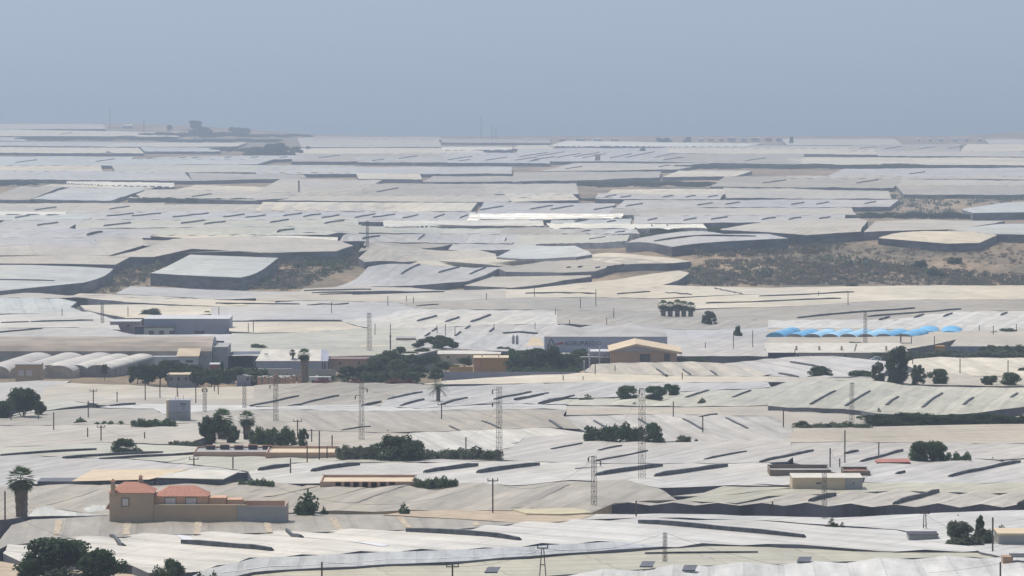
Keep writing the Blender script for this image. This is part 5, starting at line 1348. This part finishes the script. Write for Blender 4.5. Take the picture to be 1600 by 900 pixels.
# scaffold, sandy yard at right
b = Bld('steel_frame', 'bare steel gantry frame right of the blue greenhouse front', 'gantry', 1407, 545, 2)
V, Fc = [], []
for x in (0, 17): bar(V, Fc, (x * b.s, 0, -1), (x * b.s, 0, (b.z0 + 19) * b.s), .14)
bar(V, Fc, (0, 0, (b.z0 + 9) * b.s), (17 * b.s, 0, (b.z0 + 9) * b.s), .1); mesh_obj('frame', V, Fc, DARKI, b.root)
b = Bld('pallet_stack', 'ochre stacks of wooden pallets near the roadside', 'pallets', 1425, 546, 2); b.box('stack', OCHRE, 0, 30, 0, 4, 0, 6, more=[(33, 52, 1, 4, 0, 5)]); b.box('cover', CREAMP, 2, 28, -.2, 4.2, 6.2, 7)
house('pale low office by the ochre pallets', 1440, 541, 32, 10, 6, GREYP, CREAMP, 3)
house('low white roofed store at the right roadside', 1546, 532, 34, 5, 8, GREYP, WHITEP, 2)
b = Bld('net_wall', 'grey blue netting wall along the right road', 'wall', 1478, 556, 1.5); b.box('panel', mat('blue_grey_net', (.20, .23, .28), .8, .15, .5), 0, 130, 0, .3, 0, 15)
def car(px, yb, L, label, m, h=1.5):
    b = Bld('parked_car', label, 'car', px, yb, h, 'vehicles on the road')
    l = L; V = []
    prof = [(0, 1), (0, 3), (l * .08, 3.6), (l * .28, 4), (l * .4, 6.4), (l * .78, 6.4), (l * .96, 4), (l, 3.2), (l, 1)]
    n = len(prof); pts = [(x, 0, z) for x, z in prof] + [(x, 1.7, z) for x, z in prof]
    b.poly('body', m, pts, [tuple(range(n)), tuple(range(2 * n - 1, n - 1, -1))] + [(i, i + n, (i + 1) % n + n, (i + 1) % n) for i in range(n)])
    b.poly('window', GLASS, [(l * .34, -.04, 4.2), (l * .43, -.04, 6), (l * .76, -.04, 6), (l * .86, -.04, 4.2)], [(0, 3, 2, 1)])
    for x in (l * .2, l * .8):
        V, Fc = [], []; bar(V, Fc, (x * b.s, -.08, (b.z0 + 1.2) * b.s), (x * b.s, .2, (b.z0 + 1.2) * b.s), .33, 10); mesh_obj('wheel', V, Fc, DARKS, b.root)
car(1360, 564, 18, 'silver blue car parked beside the tall eucalyptus', mat('silver_paint', (.45, .52, .62), .3, .05, 1, spec=.6))
car(1562, 561, 14, 'white van like car on the right edge road', mat('white_paint', (.75, .77, .8), .3, .05, 1, spec=.6))
b = Bld('tan_hut', 'tan flat hut with grey front at the right edge', 'hut', 1560, 847, 4.0); b.box('wall', GREYP, 0, 50, 0, 8, 0, 11); b.box('roof', CREAMP, -1, 51, -.3, 8.3, 11.2, 14)
b = Bld('dark_hut', 'low dark roofed hut under the A shaped pole', 'hut', 1420, 838, 4.0); b.box('wall', GREYP, 0, 46, 0, 5, 0, 2); b.box('roof', DARKS, -1, 47, -.3, 5.3, 2.1, 3)
b = Bld('brick_hut', 'small orange brick hut at the bottom right edge', 'hut', 1567, 878, 3.8); b.box('wall', BRICKO, 0, 16, 0, 3, 0, 8); b.box('roof', DARKS, 14, 60, 0, 5, 7, 8.2)
# sandy banks
SAND = mat('sandy_soil', (.44, .35, .245), .95, .15, .3)
def terrace(pg, h, m, name='sand_bank'):
    W = [GP(x, y, h) for x, y in pg]; n = len(W)
    V = [(p.x, p.y, p.z) for p in W] + [(p.x, p.y, terr(p.x, p.y) - .5) for p in W]
    o = mesh_obj(name, V, [tuple(range(n))] + [(i, i + n, (i + 1) % n + n, (i + 1) % n) for i in range(n)], m); o['kind'] = 'structure'
terrace(P('600,804 760,813 830,818 900,813 930,804 860,803.5 820,799 700,797 640,798.5'), 3.75, SAND)
terrace(P('822,802 880,803.2 926,800.5 900,793.5 800,795.5'), 4.0, mat('yellow_net_bank', (.52, .46, .30), .95, .12, .3))
terrace(P('-30,872 30,882 60,887 190,893 232,901 330,935 -30,935'), 2.6, SAND)
# skylight panels lying on the yellowish roof
for x, y in ((1257, 873), (1012, 880), (770, 889), (1078, 886)):
    p = GP(x, y, 4.3); s = p.y / F
    root = empty('skylight_panel', p, where('dark tilted square skylight panel', x, y), 'panel', 'skylight panels')
    w, d = 13 * s, 2.0
    mesh_obj('panel', [(-w, -d, -.2), (w * .6, -d, -.2), (w, d, .1), (-w * .6, d, .1), (-w, -d, -.4), (w * .6, -d, -.4)], [(0, 1, 2, 3), (4, 5, 1, 0)], NET2, root)
# coastal town and white blocks on the shore
for i, (x, w, hh_) in enumerate(((1092, 10, 5), (1106, 14, 6), (1124, 10, 5), (1138, 16, 7), (1158, 12, 6), (1174, 18, 8), (1196, 14, 8), (1214, 12, 7), (820, 18, 4), (846, 22, 4), (874, 16, 4), (900, 20, 4), (928, 18, 4), (955, 16, 5), (1434, 5, 4), (1452, 5, 4), (1468, 8, 4), (1490, 8, 4), (1508, 6, 4), (1528, 8, 4))):
    m = (WHITEP, CREAMP, PINKP, GREYP)[i % 4] if x < 1400 else WHITEP
    house(where('tiny hazy ' + ('white' if m is WHITEP else 'cream' if m is CREAMP else 'pinkish' if m is PINKP else 'grey') + ' coastal building', x + w / 2, 216), x, 219.5, w * .7, hh_ * .5, 30, m, m, 0, h=2, rh=.4)
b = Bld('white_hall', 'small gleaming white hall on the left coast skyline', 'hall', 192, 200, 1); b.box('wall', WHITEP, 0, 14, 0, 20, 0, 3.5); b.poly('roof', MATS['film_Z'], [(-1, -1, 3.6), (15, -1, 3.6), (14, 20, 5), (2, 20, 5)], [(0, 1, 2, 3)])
# boxy greenhouse in the gully

green('B', P('235,426 297,399 435,404 376,433'), (60, 3), h=6.0, amp=.3, flatness=.3, pitch=14, label='boxy white roofed greenhouse with high dark net sides in the gully', walls=NET2)

for (a_, b_, l_) in (((1320, 674, 734), (1297, 702, 741), 'thin cable between the two poles behind the flat cream warehouse'), ((303, 717, 735), (146, 740, 760), 'thin cable over the pale bed covers'),
                     ((158, 667, 697), (226, 676, 695), 'short cable between two poles left of the round bed bush'), ((227, 596, 632), (306, 597, 636), 'cable along the poles behind the advertising tower'),
                     ((728, 685, 716), (780, 628, 727), 'cable from the grove pole to the central lattice tower'), ((565, 607, 696), (780, 628, 727), 'long cable between the slim and the central lattice towers'),
                     ((431, 601, 666), (565, 617, 696), 'long cable between the two left lattice towers'), ((1003, 607, 758), (928, 714, 800), 'steep cable between the tallest and the slim right towers')):
    cable(A(*a_), A(*b_), 1.2, l_, .018)
